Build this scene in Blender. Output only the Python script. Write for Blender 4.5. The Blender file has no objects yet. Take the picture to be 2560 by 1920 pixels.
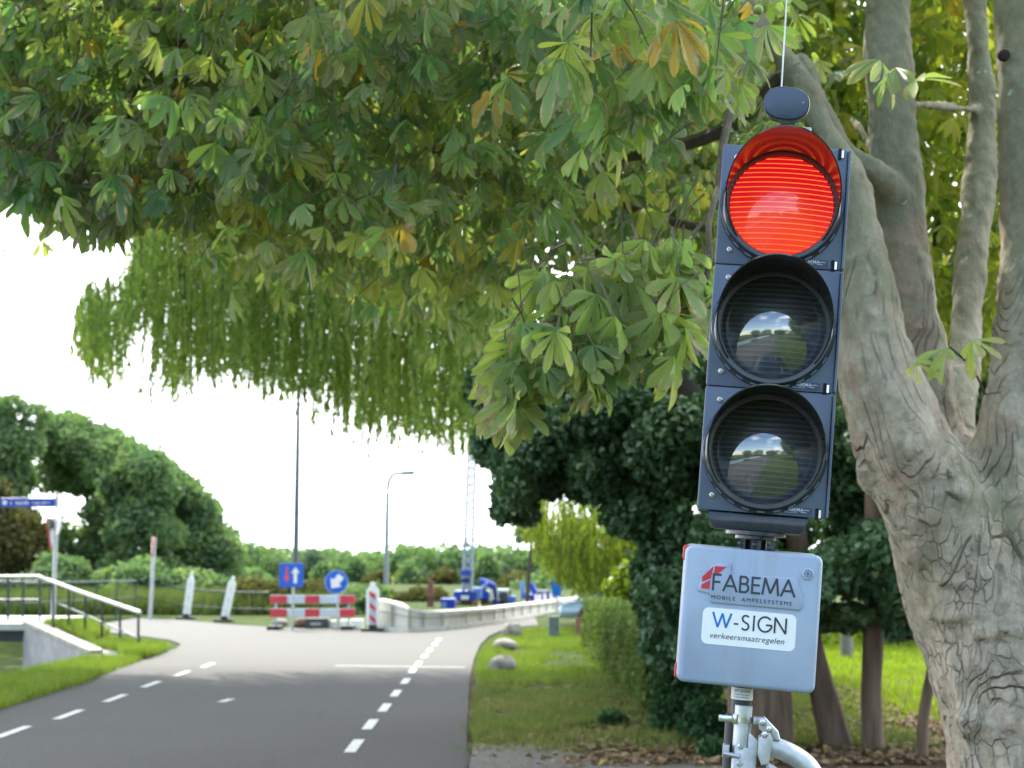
import bpy, math, random
import numpy as np
from mathutils import Vector, Matrix, Euler
R = math.radians
random.seed(7); rng = np.random.default_rng(11)
scene = bpy.context.scene
col = scene.collection

# ------------------------------------------------------------------ camera
FPX, PITCH, EYE = 3846.0, math.atan(447 / 3846.0), 1.6
cam_d = bpy.data.cameras.new('camera'); cam = bpy.data.objects.new('camera', cam_d); col.objects.link(cam)
cam.location = (0, 0, EYE); cam.rotation_euler = (R(90) + PITCH, 0, 0)
cam_d.sensor_width = 36; cam_d.lens = FPX / 2560 * 36; cam_d.clip_start = .05; cam_d.clip_end = 4000
cam_d.dof.use_dof = True; cam_d.dof.focus_distance = 3.25; cam_d.dof.aperture_fstop = 6.5
scene.camera = cam
# ------------------------------------------------------------------ sky, sun, exposure
SUN_AZ, SUN_EL = R(-27), R(50)      # azimuth measured from +Y, negative = left
w = bpy.data.worlds.new('World'); scene.world = w; w.use_nodes = True
nt = w.node_tree; N = nt.nodes; L = nt.links; N.clear()
def nd(tree, t, **k):
    n = tree.nodes.new(t)
    for a, v in k.items(): setattr(n, a, v)
    return n
out = nd(nt, 'ShaderNodeOutputWorld'); bg = nd(nt, 'ShaderNodeBackground'); bg.inputs['Strength'].default_value = .15
sky = nd(nt, 'ShaderNodeTexSky', sky_type='NISHITA', sun_disc=False, sun_elevation=SUN_EL, sun_rotation=SUN_AZ)
sky.air_density = 1.1; sky.dust_density = .3; sky.ozone_density = 3
tc = nd(nt, 'ShaderNodeTexCoord'); sep = nd(nt, 'ShaderNodeSeparateXYZ'); L.new(tc.outputs['Generated'], sep.inputs[0])
mr = nd(nt, 'ShaderNodeMapRange', interpolation_type='SMOOTHSTEP')
for i, v in zip(('From Min', 'From Max', 'To Min', 'To Max'), (-.72, .3, 0, 1)): mr.inputs[i].default_value = v
L.new(sep.outputs['Y'], mr.inputs['Value'])
mp = nd(nt, 'ShaderNodeMapping'); mp.inputs['Scale'].default_value = (1, 1, 2.6); L.new(tc.outputs['Generated'], mp.inputs[0])
nz = nd(nt, 'ShaderNodeTexNoise'); nz.inputs['Scale'].default_value = 3.6; nz.inputs['Detail'].default_value = 8; L.new(mp.outputs[0], nz.inputs['Vector'])
cr = nd(nt, 'ShaderNodeMapRange'); 
for i, v in zip(('From Min', 'From Max', 'To Min', 'To Max'), (.54, .66, 0, .8)): cr.inputs[i].default_value = v
L.new(nz.outputs['Fac'], cr.inputs['Value'])
mx = nd(nt, 'ShaderNodeMath', operation='MAXIMUM'); L.new(mr.outputs[0], mx.inputs[0]); L.new(cr.outputs[0], mx.inputs[1])
mc = nd(nt, 'ShaderNodeMix', data_type='RGBA'); L.new(mx.outputs[0], mc.inputs['Factor']); L.new(sky.outputs[0], mc.inputs['A'])
mc.inputs['B'].default_value = (9.2, 9.6, 10.0, 1)
L.new(mc.outputs['Result'], bg.inputs['Color']); L.new(bg.outputs[0], out.inputs[0])
sd = bpy.data.lights.new('sun', 'SUN'); sd.energy = 2.9; sd.angle = R(.6); sd.color = (1, .95, .86)
sun = bpy.data.objects.new('sun', sd); col.objects.link(sun)
sv = Vector((math.sin(SUN_AZ) * math.cos(SUN_EL), math.cos(SUN_AZ) * math.cos(SUN_EL), math.sin(SUN_EL)))
sun.rotation_euler = sv.to_track_quat('Z', 'Y').to_euler(); sun.location = sv * 60
scene.view_settings.view_transform = 'Standard'; scene.view_settings.look = 'None'
scene.view_settings.exposure = 1.65; scene.view_settings.gamma = 1
scene.render.engine = 'CYCLES'
cy = scene.cycles
cy.max_bounces = 6; cy.diffuse_bounces = 3; cy.glossy_bounces = 3; cy.transmission_bounces = 4; cy.transparent_max_bounces = 6
cy.sample_clamp_indirect = 4; cy.use_denoising = True
cy.caustics_reflective = False; cy.caustics_refractive = False

# ------------------------------------------------------------------ pixel <-> world (2560 x 1920 photograph pixels)
CP, SP = math.cos(PITCH), math.sin(PITCH)
def ray(px, py):
    a = (px - 1280) / FPX; b = (960 - py) / FPX
    return a, CP - b * SP, SP + b * CP
def at(px, py, Y):
    dx, dy, dz = ray(px, py); t = Y / dy
    return Vector((dx * t, Y, EYE + dz * t))
def gr(px, py, z=0.0):
    dx, dy, dz = ray(px, py); t = (z - EYE) / dz
    return Vector((dx * t, dy * t, z))
def ppm(Y): return FPX / Y          # photo pixels per metre at depth Y

# ------------------------------------------------------------------ helpers: objects
def tag(o, label=None, cat=None, group=None, kind=None):
    if label: o['label'] = label
    if cat: o['category'] = cat
    if group: o['group'] = group
    if kind: o['kind'] = kind
    return o
def empty(name, loc=(0, 0, 0), rz=0):
    o = bpy.data.objects.new(name, None); col.objects.link(o); o.location = loc; o.rotation_euler = (0, 0, rz)
    o.empty_display_size = .2
    return o
def thing(name, label, cat, loc=(0, 0, 0), rz=0, group=None):
    return tag(empty(name, loc, rz), label, cat, group)
def children(o): return [c for c in bpy.data.objects if c.parent == o]
def copy_tree(o, parent=None):
    c = o.copy(); col.objects.link(c); c.parent = parent
    for ch in children(o): copy_tree(ch, c)
    return c

class MB:
    def __init__(s): s.v = []; s.f = []
    def add(s, vs, fs, M=None):
        o = len(s.v)
        s.v += [tuple(M @ Vector(p)) if M else tuple(p) for p in vs]
        s.f += [tuple(i + o for i in f) for f in fs]
        return s
    def box(s, a, b, M=None, bev=0):
        (x0, y0, z0), (x1, y1, z1) = a, b
        if bev <= 0:
            vs = [(x, y, z) for x in (x0, x1) for y in (y0, y1) for z in (z0, z1)]
            return s.add(vs, [(0, 1, 3, 2), (4, 6, 7, 5), (0, 4, 5, 1), (2, 3, 7, 6), (0, 2, 6, 4), (1, 5, 7, 3)], M)
        pts = []
        for k in range(4):
            cx = (x1 - bev, x0 + bev, x0 + bev, x1 - bev)[k]; cz = (z1 - bev, z1 - bev, z0 + bev, z0 + bev)[k]
            for j in range(5):
                t = (k + j / 4) * math.pi / 2
                pts.append((cx + bev * math.cos(t), cz + bev * math.sin(t)))
        return s.slab(pts, y0, y1, M, min(bev * .5, abs(y1 - y0) * .3))
    def slab(s, pts, y0, y1, M=None, edge=0):
        """outline in x,z; extruded along y with a chamfer"""
        n = len(pts); cx = sum(p[0] for p in pts) / n; cz = sum(p[1] for p in pts) / n
        def ins(e):
            if e == 0: return pts
            o = []
            for i in range(n):
                ax, az = pts[i - 1]; bx, bz = pts[(i + 1) % n]; tx, tz = bx - ax, bz - az; l = math.hypot(tx, tz) or 1
                nx, nz_ = -tz / l, tx / l
                if (cx - pts[i][0]) * nx + (cz - pts[i][1]) * nz_ < 0: nx, nz_ = -nx, -nz_
                o.append((pts[i][0] + nx * e, pts[i][1] + nz_ * e))
            return o
        sg = 1 if y1 > y0 else -1
        rings = [(ins(edge), y0), (ins(edge * .3), y0 + sg * edge * .3), (pts, y0 + sg * edge), (pts, y1 - sg * edge), (ins(edge * .3), y1 - sg * edge * .3), (ins(edge), y1)] if edge else [(pts, y0), (pts, y1)]
        vs = [(p[0], y, p[1]) for ps, y in rings for p in ps]; fs = []
        for r in range(len(rings) - 1):
            for i in range(n):
                j = (i + 1) % n
                fs.append((r * n + i, r * n + j, (r + 1) * n + j, (r + 1) * n + i))
        fs.append(tuple(range(n))[::-1]); fs.append(tuple((len(rings) - 1) * n + i for i in range(n)))
        return s.add(vs, fs, M)
    def tube(s, pts, rad, n=10, M=None, cap=True, jit=0):
        pts = [Vector(p) for p in pts]
        if not hasattr(rad, '__len__'): rad = [rad] * len(pts)
        vs = []; fs = []; ref = None
        for i, p in enumerate(pts):
            t = (pts[min(i + 1, len(pts) - 1)] - pts[max(i - 1, 0)]).normalized()
            if ref is None: ref = t.orthogonal().normalized()
            ref = (ref - t * ref.dot(t))
            ref = ref.normalized() if ref.length > 1e-6 else t.orthogonal().normalized()
            b = t.cross(ref)
            for k in range(n):
                a = 2 * math.pi * k / n; r = rad[i] * (1 + (random.uniform(-jit, jit) if jit else 0))
                vs.append(p + (ref * math.cos(a) + b * math.sin(a)) * r)
        for i in range(len(pts) - 1):
            for k in range(n):
                j = (k + 1) % n
                fs.append((i * n + k, i * n + j, (i + 1) * n + j, (i + 1) * n + k))
        if cap:
            fs.append(tuple(range(n))[::-1]); fs.append(tuple((len(pts) - 1) * n + k for k in range(n)))
        return s.add(vs, fs, M)
    def lathe(s, prof, n=32, M=None, axis='Z', ring=False):
        """prof = (radius, height) pairs about the z axis (or about y, height = -y)"""
        vs = []; fs = []; rows = []
        for r, h in prof:
            if r < 1e-6: rows.append([len(vs)] * n); vs.append((0, 0, h) if axis == 'Z' else (0, -h, 0)); continue
            rows.append([len(vs) + k for k in range(n)])
            for k in range(n):
                a = 2 * math.pi * k / n
                vs.append((r * math.cos(a), r * math.sin(a), h) if axis == 'Z' else (r * math.cos(a), -h, r * math.sin(a)))
        for i in range(len(prof) - (0 if ring else 1)):
            A, B = rows[i], rows[(i + 1) % len(prof)]
            for k in range(n):
                j = (k + 1) % n; q = []
                for v in (A[k], A[j], B[j], B[k]):
                    if v not in q: q.append(v)
                if len(q) > 2: fs.append(tuple(q))
        if not ring:
            if prof[0][0] > 1e-6: fs.append(tuple(rows[0])[::-1])
            if prof[-1][0] > 1e-6: fs.append(tuple(rows[-1]))
        return s.add(vs, fs, M)
    def build(s, name, mat, parent=None, smooth=False, world=False):
        me = bpy.data.meshes.new(name); me.from_pydata(s.v, [], s.f)
        me.validate()
        import bmesh
        bm = bmesh.new(); bm.from_mesh(me); bmesh.ops.recalc_face_normals(bm, faces=bm.faces)
        if smooth:
            for f in bm.faces: f.smooth = True
            ang = R(smooth if smooth is not True else 40)
            for e in bm.edges:
                if len(e.link_faces) == 2 and e.calc_face_angle(0) > ang: e.smooth = False
        bm.to_mesh(me); bm.free()
        o = bpy.data.objects.new(name, me); col.objects.link(o); me.materials.append(mat)
        if parent:
            o.parent = parent
            if world: bpy.context.view_layer.update(); o.matrix_parent_inverse = parent.matrix_world.inverted()
        return o
def spline(pts, n=6):
    """Catmull-Rom through pts (tuples of any length)"""
    P = [np.array(p, float) for p in pts]; P = [2 * P[0] - P[1]] + P + [2 * P[-1] - P[-2]]; o = []
    for i in range(1, len(P) - 2):
        for k in range(n):
            t = k / n
            o.append(.5 * ((2 * P[i]) + (-P[i - 1] + P[i + 1]) * t + (2 * P[i - 1] - 5 * P[i] + 4 * P[i + 1] - P[i + 2]) * t * t + (-P[i - 1] + 3 * P[i] - 3 * P[i + 1] + P[i + 2]) * t ** 3))
    o.append(P[-2]); return o

# ------------------------------------------------------------------ helpers: materials
def newmat(name):
    m = bpy.data.materials.new(name); m.use_nodes = True; t = m.node_tree
    return m, t, t.nodes['Principled BSDF'], t.nodes['Material Output']
def lk(t, a, b): t.links.new(a, b)
def ramp(t, stops, fac=None):
    n = nd(t, 'ShaderNodeValToRGB'); e = n.color_ramp.elements
    while len(e) < len(stops): e.new(.5)
    for q, (p, c) in zip(e, stops): q.position = p; q.color = (*c, 1)
    if fac is not None: lk(t, fac, n.inputs[0])
    return n.outputs[0]
def noise(t, scale, detail=4, vec=None, rough=.55, out='Fac', dist=0):
    n = nd(t, 'ShaderNodeTexNoise'); n.inputs['Scale'].default_value = scale; n.inputs['Detail'].default_value = detail; n.inputs['Roughness'].default_value = rough
    n.inputs['Distortion'].default_value = dist
    if vec is None: vec = nd(t, 'ShaderNodeTexCoord').outputs['Object']
    lk(t, vec, n.inputs['Vector']); return n.outputs[out]
def math_(t, op, a, b=None, c=None):
    n = nd(t, 'ShaderNodeMath', operation=op)
    for i, v in enumerate((a, b, c)):
        if v is None: continue
        if isinstance(v, (int, float)): n.inputs[i].default_value = v
        else: lk(t, v, n.inputs[i])
    return n.outputs[0]
def mixc(t, f, a, b):
    n = nd(t, 'ShaderNodeMix', data_type='RGBA')
    for k, v in (('Factor', f), ('A', a), ('B', b)):
        if isinstance(v, (int, float)): n.inputs[k].default_value = v
        elif isinstance(v, tuple): n.inputs[k].default_value = (*v, 1)
        else: lk(t, v, n.inputs[k])
    return n.outputs['Result']
def bump(t, bs, h, strength=.3, dist=.01):
    b = nd(t, 'ShaderNodeBump'); b.inputs['Strength'].default_value = strength; b.inputs['Distance'].default_value = dist
    lk(t, h, b.inputs['Height']); lk(t, b.outputs[0], bs.inputs['Normal'])
_mc = {}
def M(name, c=(.5, .5, .5), rough=.5, metal=0, var=.15, scale=20, bmp=.1, bd=.002, coat=0, spec=.5):
    if name in _mc: return _mc[name]
    m, t, bs, o = newmat(name)
    n = noise(t, scale, 5)
    dk = tuple(x * (1 - var) for x in c); lt = tuple(min(1, x * (1 + var)) for x in c)
    lk(t, ramp(t, [(.3, dk), (.7, lt)], n), bs.inputs['Base Color'])
    bs.inputs['Roughness'].default_value = rough; bs.inputs['Metallic'].default_value = metal
    bs.inputs['Coat Weight'].default_value = coat; bs.inputs['Specular IOR Level'].default_value = spec
    if bmp: bump(t, bs, n, bmp, bd)
    _mc[name] = m; return m

# ------------------------------------------------------------------ helpers: foliage
def inst_mesh(name, tmpl, org, frames, scale, rnd, mat, parent=None):
    """tmpl = (verts, quads/tris, uv-per-vert).  One real mesh holding every leaf."""
    tv, tf, tuv = tmpl; tv = np.array(tv, float); n = len(org); T = len(tv)
    scale = np.asarray(scale, float)
    V = org[:, None, :] + np.einsum('tk,nkj->ntj', tv, frames) * (scale[:, None, None] if scale.ndim == 1 else 1)
    V = V.reshape(-1, 3)
    lens = np.array([len(f) for f in tf]); flat = np.concatenate([np.array(f) for f in tf])
    loops = (flat[None, :] + (np.arange(n) * T)[:, None]).ravel()
    tot = np.tile(lens, n); start = np.concatenate([[0], np.cumsum(tot)[:-1]])
    me = bpy.data.meshes.new(name)
    me.vertices.add(len(V)); me.vertices.foreach_set('co', V.astype(np.float32).ravel())
    me.loops.add(len(loops)); me.loops.foreach_set('vertex_index', loops.astype(np.int32))
    me.polygons.add(len(tot)); me.polygons.foreach_set('loop_start', start.astype(np.int32)); me.polygons.foreach_set('loop_total', tot.astype(np.int32))
    me.update(calc_edges=True)
    a = me.attributes.new('rnd', 'FLOAT', 'POINT'); a.data.foreach_set('value', np.repeat(rnd, T).astype(np.float32))
    uv = me.uv_layers.new(name='UVMap'); u = np.tile(np.array(tuv, np.float32)[flat], (n, 1)); uv.data.foreach_set('uv', u.ravel())
    o = bpy.data.objects.new(name, me); col.objects.link(o); me.materials.append(mat)
    if parent: o.parent = parent
    return o
def frames_from(d, up):
    """rows: side, along(d), normal"""
    d = d / np.linalg.norm(d, axis=1, keepdims=True)
    s = np.cross(d, up); l = np.linalg.norm(s, axis=1, keepdims=True); s = s / np.maximum(l, 1e-6)
    nn = np.cross(s, d)
    return np.stack([s, d, nn], axis=1)
def leaflet(rows, fold=.25, droop=.25):
    v = []; f = []; uv = []
    for i, (t, wd) in enumerate(rows):
        z = -droop * t * t
        v += [(-wd, t, z + fold * wd), (0, t, z), (wd, t, z + fold * wd)]
        k = max(r[1] for r in rows)
        uv += [(.5 - .5 * wd / k, t), (.5, t), (.5 + .5 * wd / k, t)]
    for i in range(len(rows) - 1):
        a = i * 3; f += [(a, a + 1, a + 4, a + 3), (a + 1, a + 2, a + 5, a + 4)]
    return v, f, uv
FINE = [(0, .012), (.2, .05), (.42, .105), (.62, .165), (.78, .198), (.9, .165), (.97, .075), (1, .008)]
COARSE = [(0, .03), (.45, .115), (.8, .195), (1, .05)]
def palmate(rows, n=7, spread=170, fold=.25, seed=0):
    r = random.Random(seed); V = []; F = []; U = []
    for k in range(n):
        a = R(-spread / 2 + spread * k / (n - 1)) + r.uniform(-.07, .07)
        ln = (.6 + .4 * math.cos(a * .95)) * r.uniform(.78, 1.12)
        v, f, u = leaflet(rows, fold + r.uniform(-.2, .4), .3 + r.uniform(-.25, .55))
        tw = r.uniform(-.9, .9); dip = r.uniform(-.7, .15); o = len(V)
        for x, y, z in v:
            x2 = x * math.cos(tw) - z * math.sin(tw) * .3; z2 = z * 1 + x * math.sin(tw) + dip * y
            X, Y, Z = x2 * ln, y * ln, z2 * ln
            V.append((X * math.cos(a) + Y * math.sin(a), -X * math.sin(a) + Y * math.cos(a), Z))
        F += [tuple(i + o for i in q) for q in f]; U += u
    return V, F, U
QUAD = ([(-.5, 0, 0), (0, .0, .12), (.5, 0, 0), (.32, .6, .08), (0, 1, -.1), (-.32, .6, .08)], [(0, 1, 4, 5), (1, 2, 3, 4)], [(0, 0), (.5, 0), (1, 0), (1, .6), (.5, 1), (0, .6)])
def leafmat(name, stops, trans=.35, rough=.45, veins=False, brown=0, spec=.4, tint=(1.05, 1.3, .6)):
    m, t, bs, o = newmat(name)
    at_ = nd(t, 'ShaderNodeAttribute', attribute_name='rnd')
    c = ramp(t, stops, at_.outputs['Fac'])
    g = noise(t, 1.3, 3); c = mixc(t, math_(t, 'MULTIPLY', g, .5), c, ramp(t, [(.35, tuple(x * .6 for x in stops[0][1])), (.7, stops[-2][1] if len(stops) > 2 else stops[-1][1])], noise(t, 3.1, 2)))
    if veins or brown:
        uv = nd(t, 'ShaderNodeUVMap'); sp = nd(t, 'ShaderNodeSeparateXYZ'); lk(t, uv.outputs[0], sp.inputs[0])
        au = math_(t, 'ABSOLUTE', math_(t, 'SUBTRACT', sp.outputs['X'], .5)); av = sp.outputs['Y']
    if veins:
        s = math_(t, 'SINE', math_(t, 'MULTIPLY', math_(t, 'SUBTRACT', av, math_(t, 'MULTIPLY', au, .55)), 88.))
        mid = math_(t, 'LESS_THAN', au, .035)
        k = math_(t, 'MAXIMUM', math_(t, 'MULTIPLY', math_(t, 'GREATER_THAN', s, .55), .22), math_(t, 'MULTIPLY', mid, .6))
        c = mixc(t, k, c, (.2, .28, .1)); bump(t, bs, s, .5, .003)
    if brown:
        nn = noise(t, 22, 5, rough=.65)
        e = math_(t, 'ADD', math_(t, 'ADD', math_(t, 'MULTIPLY', au, 1.1), math_(t, 'MULTIPLY', av, .35)), math_(t, 'MULTIPLY', nn, .9))
        rr = math_(t, 'FRACT', math_(t, 'MULTIPLY', at_.outputs['Fac'], 37.7))
        e = math_(t, 'ADD', e, math_(t, 'MULTIPLY', rr, .55 * brown))
        mk = nd(t, 'ShaderNodeMapRange', interpolation_type='SMOOTHSTEP'); mk.inputs['From Min'].default_value = 1.19; mk.inputs['From Max'].default_value = 1.36
        lk(t, e, mk.inputs['Value'])
        c = mixc(t, mk.outputs[0], c, ramp(t, [(.35, (.30, .20, .10)), (.65, (.50, .44, .28))], noise(t, 30, 3)))
    lk(t, c, bs.inputs['Base Color']); bs.inputs['Roughness'].default_value = rough; bs.inputs['Specular IOR Level'].default_value = spec
    tr = nd(t, 'ShaderNodeBsdfTranslucent'); mt = nd(t, 'ShaderNodeMix', data_type='RGBA', blend_type='MULTIPLY'); mt.inputs['Factor'].default_value = 1
    lk(t, c, mt.inputs['A']); mt.inputs['B'].default_value = (*tint, 1); lk(t, mt.outputs['Result'], tr.inputs['Color'])
    ms = nd(t, 'ShaderNodeMixShader'); ms.inputs[0].default_value = trans
    lk(t, bs.outputs[0], ms.inputs[1]); lk(t, tr.outputs[0], ms.inputs[2]); lk(t, ms.outputs[0], o.inputs['Surface'])
    return m
def rdir(n):
    v = rng.normal(size=(n, 3)); return v / np.linalg.norm(v, axis=1, keepdims=True)
# ================================================================== GROUND
def smooth(a, b, x): t = min(1, max(0, (x - a) / (b - a))); return t * t * (3 - 2 * t)
def bank_x(y):
    if y < 26: return -6.95
    if y < 27.9: return -7.55 + (27.9 - y) * .32
    if y < 33: return -7.55 - (y - 27.9) * .6
    return -10.8 - (y - 33) * .02
def ter_z(x, y):
    b = bank_x(y)
    z = -.03
    z += .33 * math.exp(-((x + 9.0) / 1.0) ** 2 - ((y - 31.6) / 1.6) ** 2)
    z += .12 * math.exp(-((x + 7.6) / .7) ** 2 - ((y - 28.5) / 1.5) ** 2)
    if 0.1 < x < 400: z += .05 * smooth(0, 1.2, x)
    if -24 < x < b + 1 and y < 47:
        z -= 1.8 * (smooth(0, .9, b - x) if y < 25.7 else smooth(-.92, -.58, b - x)) * (1 - smooth(-22, -24, x) if x < -22 else 1) * (1 - smooth(45, 47, y))
    return z
def axis(parts):
    o = []
    for a, b, s in parts: o += list(np.arange(a, b, s))
    return np.array(o + [parts[-1][1]])
xs = axis([(-900, -100, 80), (-100, -26, 6), (-26, -13, 1), (-13, 6, .25), (6, 30, 1.5), (30, 100, 10), (100, 900, 80)])
ys = axis([(-200, 0, 20), (0, 10, 1), (10, 36, .25), (36, 60, 1), (60, 200, 10), (200, 1400, 80)])
vs = [(x, y, ter_z(x, y)) for y in ys for x in xs]; nx = len(xs)
fs = [(j * nx + i, j * nx + i + 1, (j + 1) * nx + i + 1, (j + 1) * nx + i) for j in range(len(ys) - 1) for i in range(nx - 1)]
m, t, bs, o = newmat('grass_ground')
g = ramp(t, [(.3, (.03, .05, .012)), (.55, (.055, .08, .02)), (.8, (.085, .085, .03))], noise(t, 1.7, 6))
g2 = ramp(t, [(.35, (.05, .035, .022)), (.6, (.12, .085, .055)), (.8, (.2, .15, .1))], noise(t, 9, 5))
gp = nd(t, 'ShaderNodeNewGeometry'); sx = nd(t, 'ShaderNodeSeparateXYZ'); lk(t, gp.outputs['Position'], sx.inputs[0])
d = nd(t, 'ShaderNodeMapRange', interpolation_type='SMOOTHSTEP'); d.inputs['From Min'].default_value = 26; d.inputs['From Max'].default_value = 17
yy = math_(t, 'ADD', sx.outputs['Y'], math_(t, 'MULTIPLY', math_(t, 'SUBTRACT', noise(t, .9, 4), .5), 12.)); lk(t, yy, d.inputs['Value'])
side = math_(t, 'MULTIPLY', math_(t, 'GREATER_THAN', sx.outputs['X'], -2.), math_(t, 'GREATER_THAN', sx.outputs['Y'], 3.))
lk(t, mixc(t, math_(t, 'MULTIPLY', d.outputs[0], side), g, g2), bs.inputs['Base Color']); bs.inputs['Roughness'].default_value = .95; bs.inputs['Specular IOR Level'].default_value = .08
bump(t, bs, noise(t, 25, 6), .8, .04)
mb = MB(); mb.add(vs, fs); ter = mb.build('ground', m, smooth=True); tag(ter, kind='structure')

def sheet(name, pts, z, mat, label=None, kind='structure'):
    import bmesh
    me = bpy.data.meshes.new(name); bm = bmesh.new()
    bm.faces.new([bm.verts.new((p[0], p[1], z)) for p in pts]); bmesh.ops.triangulate(bm, faces=bm.faces)
    bmesh.ops.recalc_face_normals(bm, faces=bm.faces)
    if bm.faces and sum(f.normal.z for f in bm.faces) < 0: bmesh.ops.reverse_faces(bm, faces=bm.faces)
    bm.to_mesh(me); bm.free(); o = bpy.data.objects.new(name, me); col.objects.link(o); me.materials.append(mat)
    o['kind'] = kind
    if label: o['label'] = label
    return o
# asphalt
m, t, bs, o = newmat('asphalt')
a1 = noise(t, 48, 6, rough=.85); a2 = noise(t, .55, 5); a3 = noise(t, 5, 4)
c = ramp(t, [(.3, (.045, .045, .044)), (.7, (.072, .071, .069))], a2)
c = mixc(t, .68, c, ramp(t, [(.36, (.02, .02, .02)), (.5, (.065, .064, .062)), (.64, (.22, .21, .195))], a1))
c = mixc(t, math_(t, 'MULTIPLY', a3, .3), c, (.06, .058, .056))
gp = nd(t, 'ShaderNodeNewGeometry'); sx = nd(t, 'ShaderNodeSeparateXYZ'); lk(t, gp.outputs['Position'], sx.inputs[0])
vr = nd(t, 'ShaderNodeTexVoronoi', feature='DISTANCE_TO_EDGE'); vr.inputs['Scale'].default_value = .28
mpn = nd(t, 'ShaderNodeMapping'); lk(t, gp.outputs['Position'], mpn.inputs[0]); 
va = nd(t, 'ShaderNodeVectorMath', operation='ADD'); lk(t, mpn.outputs[0], va.inputs[0]); 
nv = nd(t, 'ShaderNodeTexNoise'); nv.inputs['Scale'].default_value = 1.2; nv.inputs['Detail'].default_value = 5; lk(t, gp.outputs['Position'], nv.inputs['Vector']); lk(t, nv.outputs['Color'], va.inputs[1]); lk(t, va.outputs[0], vr.inputs['Vector'])
crk = math_(t, 'MULTIPLY', math_(t, 'LESS_THAN', vr.outputs['Distance'], .0035), math_(t, 'GREATER_THAN', noise(t, .4, 2), .52))
c = mixc(t, math_(t, 'MULTIPLY', crk, .6), c, (.05, .05, .05))
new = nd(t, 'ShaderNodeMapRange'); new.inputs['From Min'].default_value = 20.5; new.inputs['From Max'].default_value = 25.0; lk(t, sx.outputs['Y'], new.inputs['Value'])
c = mixc(t, math_(t, 'MULTIPLY', new.outputs[0], .5), c, (.20, .195, .18))  # far stretch painted lighter: sunlight on the road put into the asphalt colour
lk(t, c, bs.inputs['Base Color']); bs.inputs['Roughness'].default_value = .9; bs.inputs['Specular IOR Level'].default_value = .15; bump(t, bs, a1, .5, .004)
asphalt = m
near = [(-5.6, -30), (-5.62, 10), (-5.64, 17), (-5.75, 21)]
left = [gr(280, 1668), gr(380, 1640), gr(440, 1622), gr(452, 1610), gr(425, 1600), gr(370, 1592), gr(300, 1584), gr(200, 1576)]
far = [(-10.6, 36.5), (-10.9, 43), gr(340, 1545), gr(470, 1551), gr(560, 1560), gr(700, 1569), gr(950, 1577), gr(1060, 1578), gr(1150, 1571), gr(1260, 1554), gr(1400, 1528), gr(1500, 1505), gr(1530, 1490)]
right = [gr(1620, 1500), gr(1600, 1530), gr(1500, 1556), gr(1345, 1562), gr(1262, 1572), gr(1222, 1590), gr(1200, 1612), gr(1184, 1650), gr(1174, 1700), gr(1168, 1800), gr(1166, 1900), (-.36, 8), (-.36, -30)]
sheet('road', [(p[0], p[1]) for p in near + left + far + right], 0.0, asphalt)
# side path at the lower right
m2, t, bs, o = newmat('old_asphalt')
a1 = noise(t, 120, 4, rough=.8)
c = mixc(t, .5, ramp(t, [(.3, (.045, .042, .038)), (.7, (.09, .085, .074))], noise(t, 1.6, 6)), ramp(t, [(.3, (.05, .05, .045)), (.7, (.22, .21, .19))], a1))
c = mixc(t, math_(t, 'MULTIPLY', math_(t, 'GREATER_THAN', noise(t, 3, 6), .56), .5), c, (.10, .075, .045))
lk(t, c, bs.inputs['Base Color']); bs.inputs['Roughness'].default_value = .9; bump(t, bs, a1, .6, .006)
_pe = [(-.335, 13.75), (.1, 13.65), (.5, 13.3), (.95, 13.15), (1.3, 12.7), (1.9, 12.1), (3.2, 11.4), (5, 11), (9, 10.8)]
_pj = [(-.335, 13.7)] + [(float(np.interp(q, range(9), [p[0] for p in _pe])) + random.uniform(-.03, .03), float(np.interp(q, range(9), [p[1] for p in _pe])) + random.gauss(0, .09)) for q in np.arange(.12, 8, .1)]
sheet('path', _pj + [(9, 10.8), (9, 4), (-.335, 4)], 0.025, m2)
# crack seam between the path and the road: tar line
tar = M('tar', (.03, .03, .03), .9)
mb = MB(); pts = [(-.36 + .012 * math.sin(i * 1.7) + .01 * math.sin(i * 4.1), 8 + i * .18) for i in range(34)]
for a, b in zip(pts, pts[1:]): mb.add([(a[0] - .016, a[1], .006), (a[0] + .014, a[1], .006), (b[0] + .014, b[1], .006), (b[0] - .016, b[1], .006)], [(0, 1, 2, 3)])
tag(mb.build('road_crack', tar), kind='structure')
# markings
paint, t, bs, o = newmat('road_paint')
pn = noise(t, 30, 5, rough=.7)
lk(t, ramp(t, [(.36, (.2, .2, .19)), (.47, (.5, .5, .48)), (.7, (.68, .68, .65))], pn), bs.inputs['Base Color']); bs.inputs['Roughness'].default_value = .7
mb = MB()
def dash(x0, y0, x1, y1, w):
    d = Vector((x1 - x0, y1 - y0, 0)).normalized(); n = Vector((-d.y, d.x, 0)) * w / 2
    a, b = Vector((x0, y0, .006)), Vector((x1, y1, .006)); mb.add([a - n, a + n, b + n, b - n], [(0, 1, 2, 3)])
for k in range(11):
    a = gr(*[(878, 1884), (920, 1826), (958, 1781), (987, 1743), (1012, 1711), (1030, 1684), (1045, 1665), (1061, 1645), (1074, 1630), (1087, 1615), (1097, 1603)][k])
    dash(a.x - .02, a.y + .05, a.x - .03, a.y + 1.0, .10)
for px, py in [(30, 1832), (172, 1788), (288, 1747), (378, 1712), (455, 1685), (520, 1664), (-130, 1882)]:
    a = gr(px, py); dash(a.x, a.y - .45, a.x - .02, a.y + .55, .095)
a, b = gr(838, 1665), gr(1163, 1669); dash(a.x, a.y, b.x, b.y, .11)
a = gr(560, 1752); dash(a.x, a.y - .2, a.x + .05, a.y + .2, .1)
tag(mb.build('road_markings', paint), kind='structure')
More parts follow.
